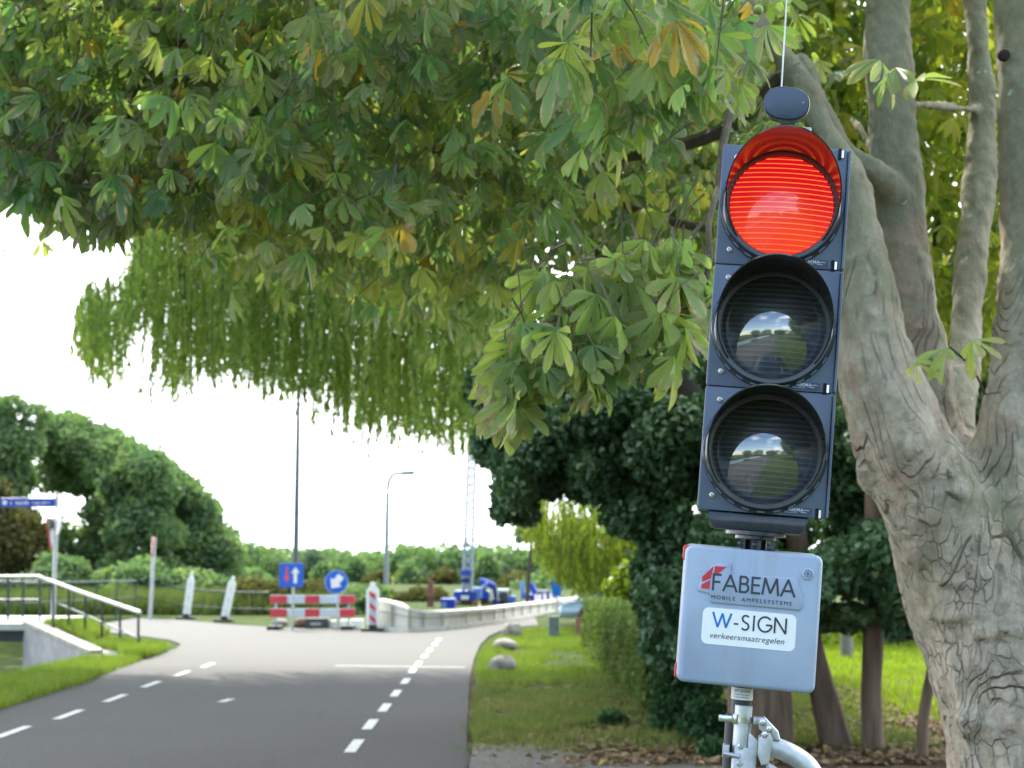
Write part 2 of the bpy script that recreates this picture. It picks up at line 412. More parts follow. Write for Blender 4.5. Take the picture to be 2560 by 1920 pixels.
# water
m, t, bs, o = newmat('canal_water')
lk(t, ramp(t, [(.45, (.012, .016, .008)), (.6, (.03, .04, .014)), (.66, (.16, .19, .08))], noise(t, 1.1, 6)), bs.inputs['Base Color'])
bs.inputs['Roughness'].default_value = .12; bump(t, bs, noise(t, 4, 4), .12, .05)
mb = MB(); mb.add([(-23.6, -60, -1.12), (-6.0, -60, -1.12), (-6.0, 46.8, -1.12), (-23.6, 46.8, -1.12)], [(0, 1, 2, 3)]); tag(mb.build('water', m), kind='structure')

# ------------------------------------------------------------------ materials
galv = M('galvanised', (.42, .44, .46), .38, .75, .18, 30, .15, .001)
conc, t, bs, o = newmat('concrete')
lk(t, ramp(t, [(.25, (.22, .21, .21)), (.5, (.33, .32, .32)), (.75, (.44, .43, .42))], noise(t, 2.5, 8, rough=.65)), bs.inputs['Base Color'])
bs.inputs['Roughness'].default_value = .9; bump(t, bs, noise(t, 40, 5), .4, .01)
white_conc = M('white_concrete', (.56, .54, .48), .85, 0, .18, 3, .3, .01)
dkgreen = M('dark_green_steel', (.018, .05, .045), .45)
dksteel = M('dark_steel', (.02, .022, .022), .5)
pale = M('sunlit_rail', (.62, .62, .58), .5)  # for the handrails: sun on their top put into the colour
white = M('white_plastic', (.8, .8, .78), .45, var=.05)
black = M('black_rubber', (.02, .02, .02), .7)
red = M('red_reflective', (.6, .02, .03), .4, var=.05)
blue = M('sign_blue', (.01, .10, .55), .35, var=.06)
dullblue = M('street_sign_blue', (.01, .05, .42), .35, var=.06)
grey = M('sign_back_grey', (.33, .34, .36), .5, .3)
stone, t, bs, o = newmat('boulder')
lk(t, ramp(t, [(.3, (.14, .13, .11)), (.55, (.28, .26, .22)), (.75, (.42, .4, .34))], noise(t, 6, 8)), bs.inputs['Base Color']); bs.inputs['Roughness'].default_value = .9; bump(t, bs, noise(t, 12, 6), .8, .03)

def pxbox(mb, x0, y0, x1, y1, Y, depth, bev=0):
    """box whose front shows at these photograph pixels when it stands at depth Y"""
    c = at((x0 + x1) / 2, (y0 + y1) / 2, Y); w = (x1 - x0) / ppm(Y) / 2; h = (y1 - y0) / ppm(Y) / 2
    mb.box((c.x - w, Y, c.z - h), (c.x + w, Y + depth, c.z + h), bev=bev); return mb

# ================================================================== LEFT: bridge, wing wall, railing, verge
t_ = thing('bridge', 'low concrete footbridge deck with dark steel beam over the canal at the left edge', 'bridge', (-10.3, 32, .33))
mb = MB(); mb.box((-26, 32.0, .22), (-9.95, 36.6, .36)); mb.build('deck', white_conc, t_, world=True)
mb = MB(); mb.box((-26, 32.15, -.02), (-10.08, 32.4, .218)); mb.box((-26, 36.2, -.02), (-10.08, 36.45, .218)); mb.build('beam', dksteel, t_, world=True)
# wing wall
mb = MB()
A, B, C2 = Vector((-10.07, 32.1, 0)), Vector((-7.55, 27.9, 0)), Vector((-7.12, 26.4, 0))
def wall(mb, a, b, za, zb, th, zbot):
    n = Vector((b - a).normalized()).cross(Vector((0, 0, 1))) * th
    vs = [(a.x, a.y, zbot), (b.x, b.y, zbot), (b.x, b.y, zb), (a.x, a.y, za)]; vs2 = [(x - n.x, y - n.y, z) for x, y, z in vs]
    mb.add(vs + vs2, [(0, 1, 2, 3), (7, 6, 5, 4), (0, 4, 5, 1), (1, 5, 6, 2), (2, 6, 7, 3), (3, 7, 4, 0)])
ww = MB(); wall(ww, A, B, .34, -.03, .75, -2.2); wall(ww, B + Vector((.001, 0, 0)), C2, -.032, -.12, .6, -2.2)
tag(ww.build('retaining_wall', conc), 'grey concrete wing wall sloping down from the bridge into the grass', 'wall')
cb = MB()
Aw, Bw = A + Vector((-.04, -.05, 0)), B + Vector((-.04, -.05, 0))
wall(cb, Aw, Bw, .40, .03, .36, .34); 
cbo = bpy.data.objects.get('retaining_wall')
cap = MB(); n_ = (B - A).normalized().cross(Vector((0, 0, 1)))
for sgn in (0,):
    a0, b0 = A + n_ * .03, B + n_ * .03; a1_, b1_ = A - n_ * .24, B - n_ * .24
    vs = [(a0.x, a0.y, .345), (b0.x, b0.y, -.02), (b1_.x, b1_.y, -.02), (a1_.x, a1_.y, .345)]; cap.add(vs + [(x, y, z + .07) for x, y, z in vs], [(0, 1, 2, 3), (4, 5, 6, 7), (0, 1, 5, 4), (1, 2, 6, 5), (2, 3, 7, 6), (3, 0, 4, 7)])
cap.build('coping', M('mossy_coping', (.36, .34, .27), .9, var=.4, scale=6), cbo)
# near railing: sloping part, then along the bridge
tr = thing('bridge_railing', 'dark steel railing with pale sloping handrail on the wing wall beside the road', 'railing', (-10, 32, .3))
top = [at(100, 1441, 32.0), at(213, 1484, 30.4), at(351, 1531, 28.6)]
mb = MB(); mb.tube([top[0] + Vector((-.02, 0, 0)), top[1], top[2]], .035, 8); mb.build('handrail', pale, tr, True, world=True)
low = [at(133, 1504, 31.6), at(213, 1537, 30.4), at(350, 1598, 28.6)]
mb = MB(); mb.tube(low, .018, 8); mb.build('lower_rail', dkgreen, tr, True, world=True)
for x, yb in [(100, 1552), (133, 1578), (172, 1592), (213, 1592), (255, 1624), (300, 1624), (346, 1620)]:
    Y = 32 - (x - 100) / 251 * 3.4; ytop = 1441 + (x - 100) / 251 * 90
    mb = MB(); p1, p0 = at(x, ytop, Y), at(x, yb, Y); mb.tube([p0 - Vector((0, 0, .1)), p1], .025, 8); mb.build('post', dksteel if x > 140 else dkgreen, tr, True, world=True)
tr = thing('bridge_railing', 'dark green horizontal railing along the near side of the bridge deck, left edge', 'railing', (-13, 32.1, .3))
mb = MB(); mb.tube([at(-300, 1443, 32.1), at(99, 1441, 32.1)], .035, 8); mb.build('handrail', pale, tr, True, world=True)
mb = MB(); mb.tube([at(-300, 1500, 32.1), at(99, 1500, 32.1)], .025, 8); mb.tube([at(-300, 1455, 32.1), at(99, 1453, 32.1)], .015, 8); mb.build('lower_rail', dkgreen, tr, True, world=True)
for x in (-240, -150, -66, 20, 57):
    mb = MB(); mb.tube([at(x, 1553, 32.1), at(x, 1443, 32.1)], .03 if x != 57 else .02, 8); mb.build('post', dkgreen, tr, True, world=True)
# far railing
tr = thing('canal_railing', 'thin dark green railing behind the junction in front of the left trees', 'railing', (-9, 46.4, 0))
pl = [at(-300, 1462, 36.4), at(60, 1458, 38), at(340, 1452, 46.4), at(470, 1474, 46.4), at(560, 1480, 46.4), at(672, 1482, 46)]
mb = MB(); mb.tube(pl, .028, 6); mb.build('handrail', dkgreen, tr, True, world=True)
mb = MB(); mb.tube([p - Vector((0, 0, .48)) for p in pl], .018, 6); mb.build('lower_rail', dkgreen, tr, True, world=True)
for k in range(len(pl) - 1):
    nn = max(1, int((pl[k + 1] - pl[k]).length / 1.6))
    for j in range(nn):
        p = pl[k].lerp(pl[k + 1], j / nn); mb = MB(); mb.tube([(p.x, p.y, -.05), tuple(p)], .026, 6); mb.build('post', dkgreen, tr, True, world=True)

# ================================================================== SIGNS ON THE LEFT
def letters(mb, x0, x1, z0, z1, Y, n, r):
    """short unreadable strokes of blurred lettering"""
    w = (x1 - x0) / n
    for k in range(n):
        if r.random() < .12: continue
        a = x0 + k * w
        if r.random() < .7: mb.box((a + .1 * w, Y - .003, z0), (a + .32 * w, Y, z1 if r.random() < .3 else z0 + (z1 - z0) * .7))
        mb.box((a + .34 * w, Y - .003, z0 + (z1 - z0) * .3 * r.random()), (a + .75 * w, Y, z0 + (z1 - z0) * (.45 + .25 * r.random())))
tp = thing('street_name_sign', 'blue street name sign on a galvanised post at the left edge', 'sign', (at(143, 1550, 33).x, 33, 0))
mb = MB(); mb.tube([at(143, 1240, 33.0), (at(143, 1240, 33).x, 33, 0)], .045, 10); mb.build('post', galv, tp, True, world=True)
mb = MB(); a, b = at(2, 1268, 33), at(139, 1245, 33); mb.box((a.x, 32.95, a.z), (b.x, 32.985, b.z), bev=.02); pa = mb.build('name_plate', dullblue, tp, world=True)
mb = MB(); letters(mb, a.x + .22, a.x + .62, a.z + .05, b.z - .05, 32.946, 11, random.Random(3)); letters(mb, a.x + .68, b.x - .1, a.z + .06, b.z - .06, 32.946, 9, random.Random(5)); mb.lathe([(0, .001), (.05, .001), (.05, 0), (0, 0)], 16, Matrix.Translation((a.x + .1, 32.944, (a.z + b.z) / 2)), 'Y'); mb.build('lettering', white, pa)
ts = thing('round_sign', 'white round traffic sign seen almost edge-on beneath the blue street name sign', 'sign', at(150, 1302, 32.9))
def disc(r, y0, y1, Mx): mbb = MB(); mbb.lathe([(0, -y0), (r, -y0), (r, -y1), (0, -y1)], 36, Mx, 'Y'); return mbb
Mx = Matrix.Rotation(R(-56), 4, 'Z')
disc(.30, -.06, -.075, Mx).build('sign_face', white, ts); disc(.298, -.05, -.0595, Mx).build('sign_back', grey, ts)
tt = thing('yield_sign', 'red rimmed triangular sign turned away, behind the white round sign', 'sign', at(131, 1335, 33.1))
Mx = Matrix.Rotation(R(90), 4, 'Z')
tri = [(-.36, .3), (.36, .3), (0, -.32)]
mb = MB(); mb.slab(tri, 0, .02, Mx); mb.build('sign_back', grey, tt)
mb = MB(); mb.slab([(x * 1.12, z * 1.12 + .0) for x, z in tri], .021, .04, Mx); mb.build('rim', red, tt)
tp = thing('round_sign', 'small red rimmed round sign on a grey post between the railing and the beacons', 'sign', (at(382, 1510, 44).x, 44, 0))
b = at(386, 1343, 44); mb = MB(); mb.tube([(b.x - .06, 44, 0), tuple(b)], .055, 10); mb.build('post', galv, tp, True, world=True)
c = at(380, 1368, 43.93); Mx = Matrix.Translation(c) @ Matrix.Rotation(R(-74), 4, 'Z')
disc(.28, 0, .03, Mx).build('rim', red, tp, world=True); disc(.20, -.006, -.002, Mx).build('sign_face', white, tp, world=True)

# ================================================================== BEACONS
def beacon(label, Y, base, topp, lean_only=True, stripes=False, wpx=18):
    b = at(*base, Y); tpp = at(*topp, Y); b.z = 0; L_ = (tpp - b).length
    lean = math.atan2(tpp.x - b.x, tpp.z)
    t = thing('traffic_beacon', label, 'beacon', (b.x, Y, 0))
    Mx = Matrix.Rotation(lean, 4, 'Y'); w = wpx / ppm(Y) / 2
    prof = [(-w, .12), (-w, L_ * .83), (-w * .7, L_ * .88), (-w * .45, L_ * .92), (-w * .4, L_ * .985), (-w * .2, L_), (w * .2, L_), (w * .4, L_ * .985), (w * .45, L_ * .92), (w * .7, L_ * .88), (w, L_ * .83), (w, .12)]
    mb = MB(); mb.slab(prof, -.03, .03, Mx, .012); mb.build('panel', white, t)
    mb = MB(); mb.box((-.26, -.2, 0), (.26, .2, .07), bev=.03); mb.box((-.09, -.09, .07), (.09, .09, .15), bev=.02); mb.build('base', black, t)
    if stripes:
        mb = MB(); mb.box((-w * .5, -.036, .16), (w * .5, -.0305, L_ * .79), Mx); face = mb.build('reflective_strip', M('silver_reflective', (.42, .48, .55), .3), t)
        h = (L_ * .79 - .16)
        for k in range(3):
            mb = MB(); z = .16 + h * (.02 + .37 * k); mb.slab([(-w * .5, z + .16 * h), (w * .5, z), (w * .5, z + .15 * h), (-w * .5, z + .15 * h + .16 * h)], -.041, -.037, Mx); mb.build('stripe', red, face)
    else:
        for k in range(3):
            mb = MB(); z = L_ * (.2 + .24 * k); mb.slab([(-w * .35, z + .05), (w * .3, z - .03), (w * .3, z + .03), (-w * .35, z + .11)], -.035, -.0305, Mx); mb.build('stripe', M('faded_pink', (.68, .52, .54), .5), t)
beacon('white warning beacon leaning right, left of the pair by the far railing', 44.4, (465, 1546), (480, 1431))
beacon('faded white beacon leaning further right, closer to the priority sign', 42.6, (560, 1553), (584, 1441), wpx=20)
beacon('upright white beacon with red and silver stripes at the end of the barrier', 36.6, (932, 1573), (932, 1456), stripes=True, wpx=32)

# ================================================================== BARRIER AND SIGNS IN THE MIDDLE
YB = 37.6
tb = thing('road_barrier', 'red and white striped two-board road barrier closing the lane', 'barrier', (at(782, 1570, YB).x, YB, 0))
reds = M('board_red', (.58, .04, .06), .4, var=.06); whts = M('board_white', (.55, .62, .64), .4, var=.06)
for y0, y1 in ((1488, 1509), (1521, 1543)):
    bo = None
    mb = MB(); a = at(675, y1, YB); b = at(888, y0, YB); mb.box((a.x, YB, a.z), (b.x, YB + .03, b.z), bev=.02); bo = mb.build('board', whts, tb, world=True)
    w_ = b.x - a.x
    for f0, f1 in ((.0, .2), (.41, .58), (.82, 1.0)): mb = MB(); mb.box((a.x + f0 * w_, YB - .008, a.z + .005), (a.x + f1 * w_, YB - .003, b.z - .005)); mb.build('stripe', reds, bo)
for px in (690, 872):
    mb = MB(); p = at(px, 1488, YB + .05); mb.box((p.x - .025, YB + .035, .05), (p.x + .025, YB + .085, p.z)); mb.build('leg', galv, tb, world=True)
    mb = MB(); mb.box((p.x - .15, YB - .35, 0), (p.x + .15, YB + .4, .09), bev=.02); mb.build('foot', black, tb, world=True)
def signpost(label, px, ptop, Y, build, cat='sign', name='road_sign'):
    t = thing(name, label, cat, (at(px, 1570, Y).x, Y, 0)); x = t.location.x
    mb = MB(); mb.tube([(0, .03, 0), (0, .03, at(px, ptop, Y).z)], .03, 10); mb.build('post', galv, t, True)
    build(t, x, Y); return t
def sq(t, x, Y):
    c = at(728.5, 1438, Y); h = .29; z = c.z; dx = c.x - x
    T = Matrix.Translation((dx, 0, z)); mb = MB(); mb.box((-h, -.03, -h), (h, -.012, h), T, bev=.05); f = mb.build('sign_face', blue, t)
    mb = MB()
    mb.slab([(-h + .02, -h + .02), (h - .02, -h + .02), (h - .02, -h + .035), (-h + .035, -h + .035), (-h + .035, h - .035), (h - .035, h - .035), (h - .035, -h + .035), (h - .02, -h + .03), (h - .02, h - .02), (-h + .02, h - .02)], -.036, -.0315, T) if False else None
    mb.slab([(.06, -.19), (.14, -.19), (.14, .05), (.2, .05), (.1, .2), (0, .05), (.06, .05)], -.036, -.0315, T); mb.build('white_arrow', white, f)
    mb = MB(); mb.slab([(-.13, .2), (-.08, .2), (-.08, -.03), (-.03, -.03), (-.105, -.18), (-.18, -.03), (-.13, -.03)], -.036, -.0315, T); mb.build('red_arrow', M('arrow_red', (.7, .08, .12), .4, var=.04), f)
signpost('square blue priority sign with a white up arrow and a red down arrow', 731, 1415, 37.3, sq)
def rd(t, x, Y):
    c = at(841, 1455, Y); T = Matrix.Translation((c.x - x, 0, c.z))
    mb = MB(); mb.lathe([(0, .03), (.27, .03), (.285, .024), (.285, .012), (0, .012)], 40, T, 'Y'); f = mb.build('sign_face', blue, t, 30)
    mb = MB(); mb.lathe([(.262, .0315), (.262, .034), (.275, .034), (.275, .0315)], 40, T, 'Y', ring=True); mb.build('rim', M('sign_rim', (.35, .5, .8), .4), f)
    mb = MB(); Q = T @ Matrix.Rotation(R(38), 4, 'Y')
    mb.slab([(-.085, .19), (.085, .19), (.085, .0), (.17, .0), (0, -.19), (-.17, .0), (-.085, .0)], -.037, -.0325, Q); mb.build('arrow', white, f)
signpost('round blue sign with a white arrow pointing down left', 843, 1425, 37.2, rd)
# things beneath the barrier
def icorock(r, sx, sy, sz, seed, name, label, cat, loc, mat, group=None, parent=None):
    import bmesh
    bm = bmesh.new(); bmesh.ops.create_icosphere(bm, subdivisions=4, radius=r); rr = random.Random(seed); o3 = Vector((rr.random() * 9, rr.random() * 9, 0))
    from mathutils import noise as mn
    for v in bm.verts:
        k = 1 + .13 * mn.noise(v.co / r * 1.3 + o3) + .05 * mn.noise(v.co / r * 4 + o3); v.co = Vector((v.co.x * sx, v.co.y * sy, v.co.z * sz)) * k
    for f in bm.faces: f.smooth = True
    me = bpy.data.meshes.new(name); bm.to_mesh(me); bm.free(); o = bpy.data.objects.new(name, me); col.objects.link(o); me.materials.append(mat); o.location = loc
    if parent: o.parent = parent
    else: tag(o, label, cat, group)
    return o
p = gr(697, 1569); icorock(.16, 1.3, 1, .75, 2, 'rubble_stone', 'pale lump of rubble under the left end of the red and white barrier', 'stone', (p.x, p.y + .2, .1), stone)
p = gr(740, 1570); icorock(.2, 1.2, 1, .7, 5, 'rubble_stone', 'brown lump of rubble right of the square sign post, under the barrier', 'stone', (p.x + .1, p.y + .3, .1), M('brown_rubble', (.12, .075, .05), .9))
mb = MB(); pxbox(mb, 762, 1546, 820, 1571, 38.0, .4, .02); bt = mb.build('battery_box', M('dark_box', (.03, .03, .035), .5)); tag(bt, 'dark equipment box standing under the striped barrier boards', 'box')
mb = MB(); c = at(790, 1560, 37.98); mb.box((c.x - .14, 37.988, c.z - .03), (c.x + .12, 37.995, c.z + .03)); mb.build('decal', grey, bt)
for i, (x0, x1, y0, lab) in enumerate(((824, 842, 1552, 'white concrete block directly left of the round sign post under the barrier'), (850, 872, 1550, 'white concrete block right of the round sign post'), (876, 906, 1549, 'longer white concrete block beside the striped beacon'))):
    mb = MB(); pxbox(mb, x0, y0, x1, 1572, 38.4, .35, .02); o = mb.build('concrete_block', white); tag(o, lab, 'block', 'white blocks under the barrier')

# ------------------------------------------------------------------ pale parapet along the road to the works
par = [(944, 1497, 1577), (985, 1507, 1578), (1020, 1519, 1580), (1055, 1527, 1578), (1100, 1527, 1575), (1160, 1524, 1568), (1230, 1519, 1558), (1300, 1510, 1546), (1380, 1502, 1531), (1440, 1494, 1519), (1480, 1487, 1510)]
pts = []
for x, yt, yb in par:
    g0 = gr(x, yb); tpz = at(x, yt, g0.y).z; pts.append((g0, tpz))
tw = thing('parapet', 'long low whitish concrete parapet curving right towards the blue machines', 'barrier', (pts[0][0].x, pts[0][0].y, 0))
body = MB(); seam = MB(); capm = MB()
def strip(mb, off0, off1, z0f, z1f):
    vs = []; n = len(pts)
    for i, (g0, tz) in enumerate(pts):
        d = (pts[min(i + 1, n - 1)][0] - pts[max(i - 1, 0)][0]).normalized(); nn = Vector((-d.y, d.x, 0)); 
        for off, z in ((off0, z0f(tz)), (off0, z1f(tz)), (off1, z1f(tz)), (off1, z0f(tz))):
            q = g0 + nn * off; vs.append((q.x, q.y, z))
    fs = [(0, 1, 2, 3), tuple((n - 1) * 4 + k for k in (3, 2, 1, 0))]
    for i in range(n - 1):
        for k in range(4): a = i * 4; fs.append((a + k, a + (k + 1) % 4, a + 4 + (k + 1) % 4, a + 4 + k))
    mb.add(vs, fs)
strip(body, 0, .22, lambda z: -.05, lambda z: z - .06); body.build('wall_panel', white_conc, tw, world=True)
strip(capm, -.05, .27, lambda z: z - .058, lambda z: z); capm.build('coping', M('pale_coping', (.62, .60, .55), .7), tw, world=True)
kb = MB(); strip(kb, -.14, -.052, lambda z: -.05, lambda z: .1); kb.build('kerb', white_conc, tw, world=True)
for i in range(len(pts) - 1):
    a, b = pts[i][0], pts[i + 1][0]; n = max(1, int((b - a).length / 1.2)); d = (b - a).normalized(); nn = Vector((-d.y, d.x, 0))
    for k in range(n):
        p = a.lerp(b, k / n) - nn * .06; tz = pts[i][1] * (1 - k / n) + pts[i + 1][1] * k / n
        mb = MB(); mb.box((p.x - .018, p.y - .018, .1), (p.x + .018, p.y + .018, max(.16, tz - .065))); mb.build('post', M('beige_post', (.27, .25, .2), .7), tw, world=True)
mb = MB(); mb.tube([(q[0].x - .0, q[0].y - .07, .1 + (q[1] - .1) * .55) for q in pts], .016, 6); mb.build('rail', M('beige_post'), tw, True, world=True)

# ================================================================== POLES
tl = thing('flagpole', 'tall thin dark pole rising behind the square blue sign into the willow', 'pole', (at(738, 1500, 58).x, 58, 0))
a = at(738, 960, 58); mb = MB(); mb.tube([(0, 0, 0), (0, 0, 4), (0, 0, a.z)], [.12, .10, .07], 10); mb.build('pole', M('dark_pole', (.09, .1, .1), .5), tl, True)
mb = MB(); mb.lathe([(.13, 0), (.13, .25), (.08, .35)], 12); mb.build('base', M('dark_pole'), tl, True)
tl = thing('street_lamp', 'pale grey street lamp with one arm reaching right, left of the lattice mast', 'street lamp', (at(966, 1480, 72).x, 72, 0)); x = tl.location.x
P = lambda px, py: at(px, py, 72) - Vector((x, 72, 0))
m_l = M('lamp_grey', (.22, .24, .24), .6)
mb = MB(); mb.tube([(0, 0, 0), P(966, 1400), P(969, 1230)], [.13, .115, .09], 10); mb.build('pole', m_l, tl, True)
mb = MB(); mb.tube(spline([P(969, 1228), P(972, 1205), P(982, 1187), P(1002, 1182)], 5), [.085] * 16, 8); mb.build('arm', m_l, tl, True)
a, b = P(998, 1183), P(1040, 1181); mb = MB(); mb.tube([a, a.lerp(b, .2), a.lerp(b, .8), b], [.05, .11, .12, .05], 10, Matrix.Scale(1, 4)); mb.build('lamp_head', m_l, tl, True)
# lattice mast
tm = thing('piling_rig', 'blue piling rig with a tall pale lattice mast beyond the parapet', 'machine', (at(1165, 1515, 60).x, 60, 0)); x = tm.location.x
P = lambda px, py, dy=0: at(px, py, 60) - Vector((x, 60 - dy, 0))
bl = M('machine_blue', (.015, .05, .38), .35, var=.1); bl2 = M('machine_pale_blue', (.15, .25, .5), .4); sil = M('mast_silver', (.30, .35, .42), .45)
brown = M('track_brown', (.16, .11, .06), .8)
mast = MB(); b0, b1 = P(1168, 1478), P(1187, 930); wd = .17
cor = [(-wd, -wd), (wd, -wd), (wd, wd), (-wd, wd)]
for cx, cy_ in cor: mast.tube([b0 + Vector((cx, cy_, 0)), b1 + Vector((cx * .8, cy_ * .8, 0))], .05, 6)
n = 26
for i in range(n):
    p, q = b0.lerp(b1, i / n), b0.lerp(b1, (i + 1) / n)
    for k in range(4):
        c0, c1 = cor[k], cor[(k + 1) % 4]
        mast.tube([p + Vector((*c0, 0)) * .95, q + Vector((*c1, 0)) * .95], .042, 4); mast.tube([p + Vector((*c1, 0)) * .95, q + Vector((*c0, 0)) * .95], .042, 4)
mast.build('mast', sil, tm)
def pb(name, x0, y0, x1, y1, d0, d1, mat, bev=.04):
    c = P((x0 + x1) / 2, (y0 + y1) / 2); w_ = (x1 - x0) / ppm(60) / 2; h = (y1 - y0) / ppm(60) / 2
    mb = MB(); mb.box((c.x - w_, d0, c.z - h), (c.x + w_, d1, c.z + h), bev=min(bev, w_ * .4, h * .4)); return mb.build(name, mat, tm)
pb('winch_head', 1151, 1426, 1178, 1438, -.28, .3, bl); pb('drill_drum', 1153, 1446, 1175, 1456, -.26, .26, M('deep_blue', (.01, .012, .2), .4))
mb = MB(); a = P(1164, 1478); mb.tube([(a.x - .08, -.12, a.z), (a.x - .08, -.12, P(1164, 1438).z)], .07, 8); mb.tube([(a.x + .12, -.12, a.z), (a.x + .12, -.12, P(1164, 1438).z)], .05, 8); mb.build('piston', sil, tm, True)
pb('body', 1134, 1478, 1192, 1500, .1, 2.6, bl, .08); o_ = pb('decal', 1152, 1489, 1172, 1499, .08, .095, white)
pb('cab', 1176, 1470, 1204, 1498, .3, 1.4, bl2, .06)
for x0, x1 in ((1138, 1152), (1180, 1195)):
    pb('track', x0, 1503, x1, 1520, -.3, 2.8, brown, .1)
pb('undercarriage', 1153, 1502, 1179, 1510, .2, 2.2, brown, .05)
mb = MB(); mb.tube([P(1205, 1472, .8), P(1220, 1455, .8)], .07, 6); mb.build('boom', bl2, tm, True)

def machine(name, label, cat, Y, parts):
    x = at(parts[0][1], 1500, Y).x; tt_ = thing(name, label, cat, (x, Y, 0))
    for pr in parts:
        nm = pr[0]
        if nm[0] == '~':     # tube through pixel points
            pts_, rad, mt = pr[2], pr[3], pr[4]; mb = MB(); mb.tube([at(a, b, Y) - Vector((x, Y - .6, 0)) for a, b in pts_], rad, 8); mb.build(nm[1:], mt, tt_, True)
        elif nm[0] == '@':   # wheel
            c = at(pr[1], pr[2], Y); rr = pr[3] / ppm(Y)
            mb = MB(); mb.lathe([(rr * .4, -.15), (rr * .9, -.17), (rr, -.1), (rr, .1), (rr * .9, .17), (rr * .4, .15)], 20, Matrix.Translation((c.x - x, pr[4], c.z)), 'Y'); wl = mb.build('wheel', black, tt_, 30)
            mb = MB(); mb.lathe([(0, .1), (rr * .45, .12), (rr * .45, -.12), (0, -.1)], 16, Matrix.Translation((c.x - x, pr[4], c.z)), 'Y'); mb.build('rim', pr[5], wl, 30)
        else:
            _, x0, y0, x1, y1, d0, d1, mt = pr; c = at((x0 + x1) / 2, (y0 + y1) / 2, Y); w_ = (x1 - x0) / ppm(Y) / 2; h = (y1 - y0) / ppm(Y) / 2
            mb = MB(); mb.box((c.x - x - w_, d0, c.z - h), (c.x - x + w_, d1, c.z + h), bev=min(.06, w_ * .4, h * .4)); mb.build(nm, mt, tt_)
    return tt_
glass = M('tinted_glass', (.03, .05, .06), .1, spec=.8)
machine('excavator', 'blue excavator with bent boom right of the piling rig', 'excavator', 61, [
    ('body', 1196, 1478, 1224, 1500, 0, 2, bl), ('cab', 1200, 1464, 1216, 1482, .1, 1.2, glass),
    ('~boom', 0, [(1199, 1453), (1216, 1457), (1235, 1467)], .13, bl), ('~stick', 0, [(1235, 1464), (1239, 1490), (1239, 1514)], .085, M('deep_blue')), ('~cylinder', 0, [(1204, 1478), (1206, 1456)], .06, sil),
    ('bucket', 1229, 1498, 1245, 1516, .2, 1, M('deep_blue')), ('track', 1192, 1503, 1226, 1518, .1, .6, brown), ('track', 1192, 1503, 1226, 1518, 1.5, 2, brown)])
grn = M('tractor_green', (.03, .12, .10), .4)
machine('tractor', 'dark green tractor with pale roof between two blue machines', 'tractor', 62, [
    ('hood', 1268, 1490, 1290, 1505, 0, 1, M('tractor_blue', (.05, .16, .5), .4)), ('cab', 1247, 1482, 1270, 1503, 0, 1.3, glass), ('roof', 1244, 1474, 1272, 1481, -.1, 1.4, M('pale_green_roof', (.45, .6, .52), .4)),
    ('chassis', 1250, 1503, 1288, 1510, 0, 1.2, grn), ('@', 1255, 1508, 11, -.1, white), ('@', 1284, 1512, 7, -.1, white), ('~exhaust', 0, [(1275, 1490), (1275, 1474)], .04, dksteel)])
machine('telescopic_handler', 'blue lifting machine with upright folded arm beside the blue road sign', 'machine', 63, [
    ('body', 1342, 1492, 1376, 1505, 0, 2, bl), ('cab', 1346, 1477, 1374, 1492, .1, 1.3, M('dark_blue_cab', (.03, .04, .16), .3)), ('cab_window', 1353, 1481, 1368, 1490, .05, .095, M('pale_glass', (.3, .35, .45), .2)),
    ('~boom', 0, [(1327, 1457), (1336, 1478), (1345, 1502)], .12, bl), ('~mast', 0, [(1306, 1500), (1306, 1453)], .09, bl2), ('~stabiliser', 0, [(1312, 1500), (1318, 1484)], .1, bl),
    ('engine_cover', 1312, 1486, 1338, 1502, 0, 1.6, bl), ('@', 1346, 1508, 9, -.1, grey), ('@', 1370, 1508, 9, -.1, grey)])
# generator, cones, posts, work-site things
ge = thing('generator', 'small blue site generator left of the piling rig', 'generator', (at(1119, 1520, 56).x, 56, 0)); x = ge.location.x
for nm, x0, y0, x1, y1, d0, d1, mt in (('cabinet', 1102, 1501, 1137, 1526, 0, 1.1, M('generator_blue', (.01, .03, .42), .4)), ('panel', 1104, 1505, 1116, 1520, -.02, -.005, bl2), ('lid', 1101, 1497, 1138, 1500.5, -.04, 1.14, bl)):
    c = at((x0 + x1) / 2, (y0 + y1) / 2, 56); w_ = (x1 - x0) / ppm(56) / 2; h = (y1 - y0) / ppm(56) / 2; mb = MB(); mb.box((c.x - x - w_, d0, c.z - h), (c.x - x + w_, d1, c.z + h), bev=.02); mb.build(nm, mt, ge)
orange = M('orange_plastic', (.75, .16, .04), .5); yel = M('yellow_plastic', (.8, .45, .03), .5)
def cone(label, px, py, hpx, Y, mat, group=None):
    g0 = at(px, py, Y); h = hpx / ppm(Y); t = thing('traffic_cone', label, 'cone', g0, group=group)
    mb = MB(); mb.box((-h * .28, -h * .28, -.01), (h * .28, h * .28, h * .07), bev=.01); mb.build('foot', mat, t)
    mb = MB(); mb.lathe([(h * .2, h * .07), (h * .09, h * .75), (h * .06, h), (0, h)], 16); cb_ = mb.build('body', mat, t, True)
    mb = MB(); mb.lathe([(h * .168, h * .37), (h * .135, h * .57)], 16); mb.build('band', white, cb_, True)
cone('yellow cone on the parapet side right of the piling rig', 1199, 1527, 24, 52, yel)
cone('red orange cone standing between the tractor and the right-hand blue machine', 1324, 1526, 26, 50, orange)
cone('small yellow cone left of the red orange cone', 1310, 1510, 14, 55, yel)
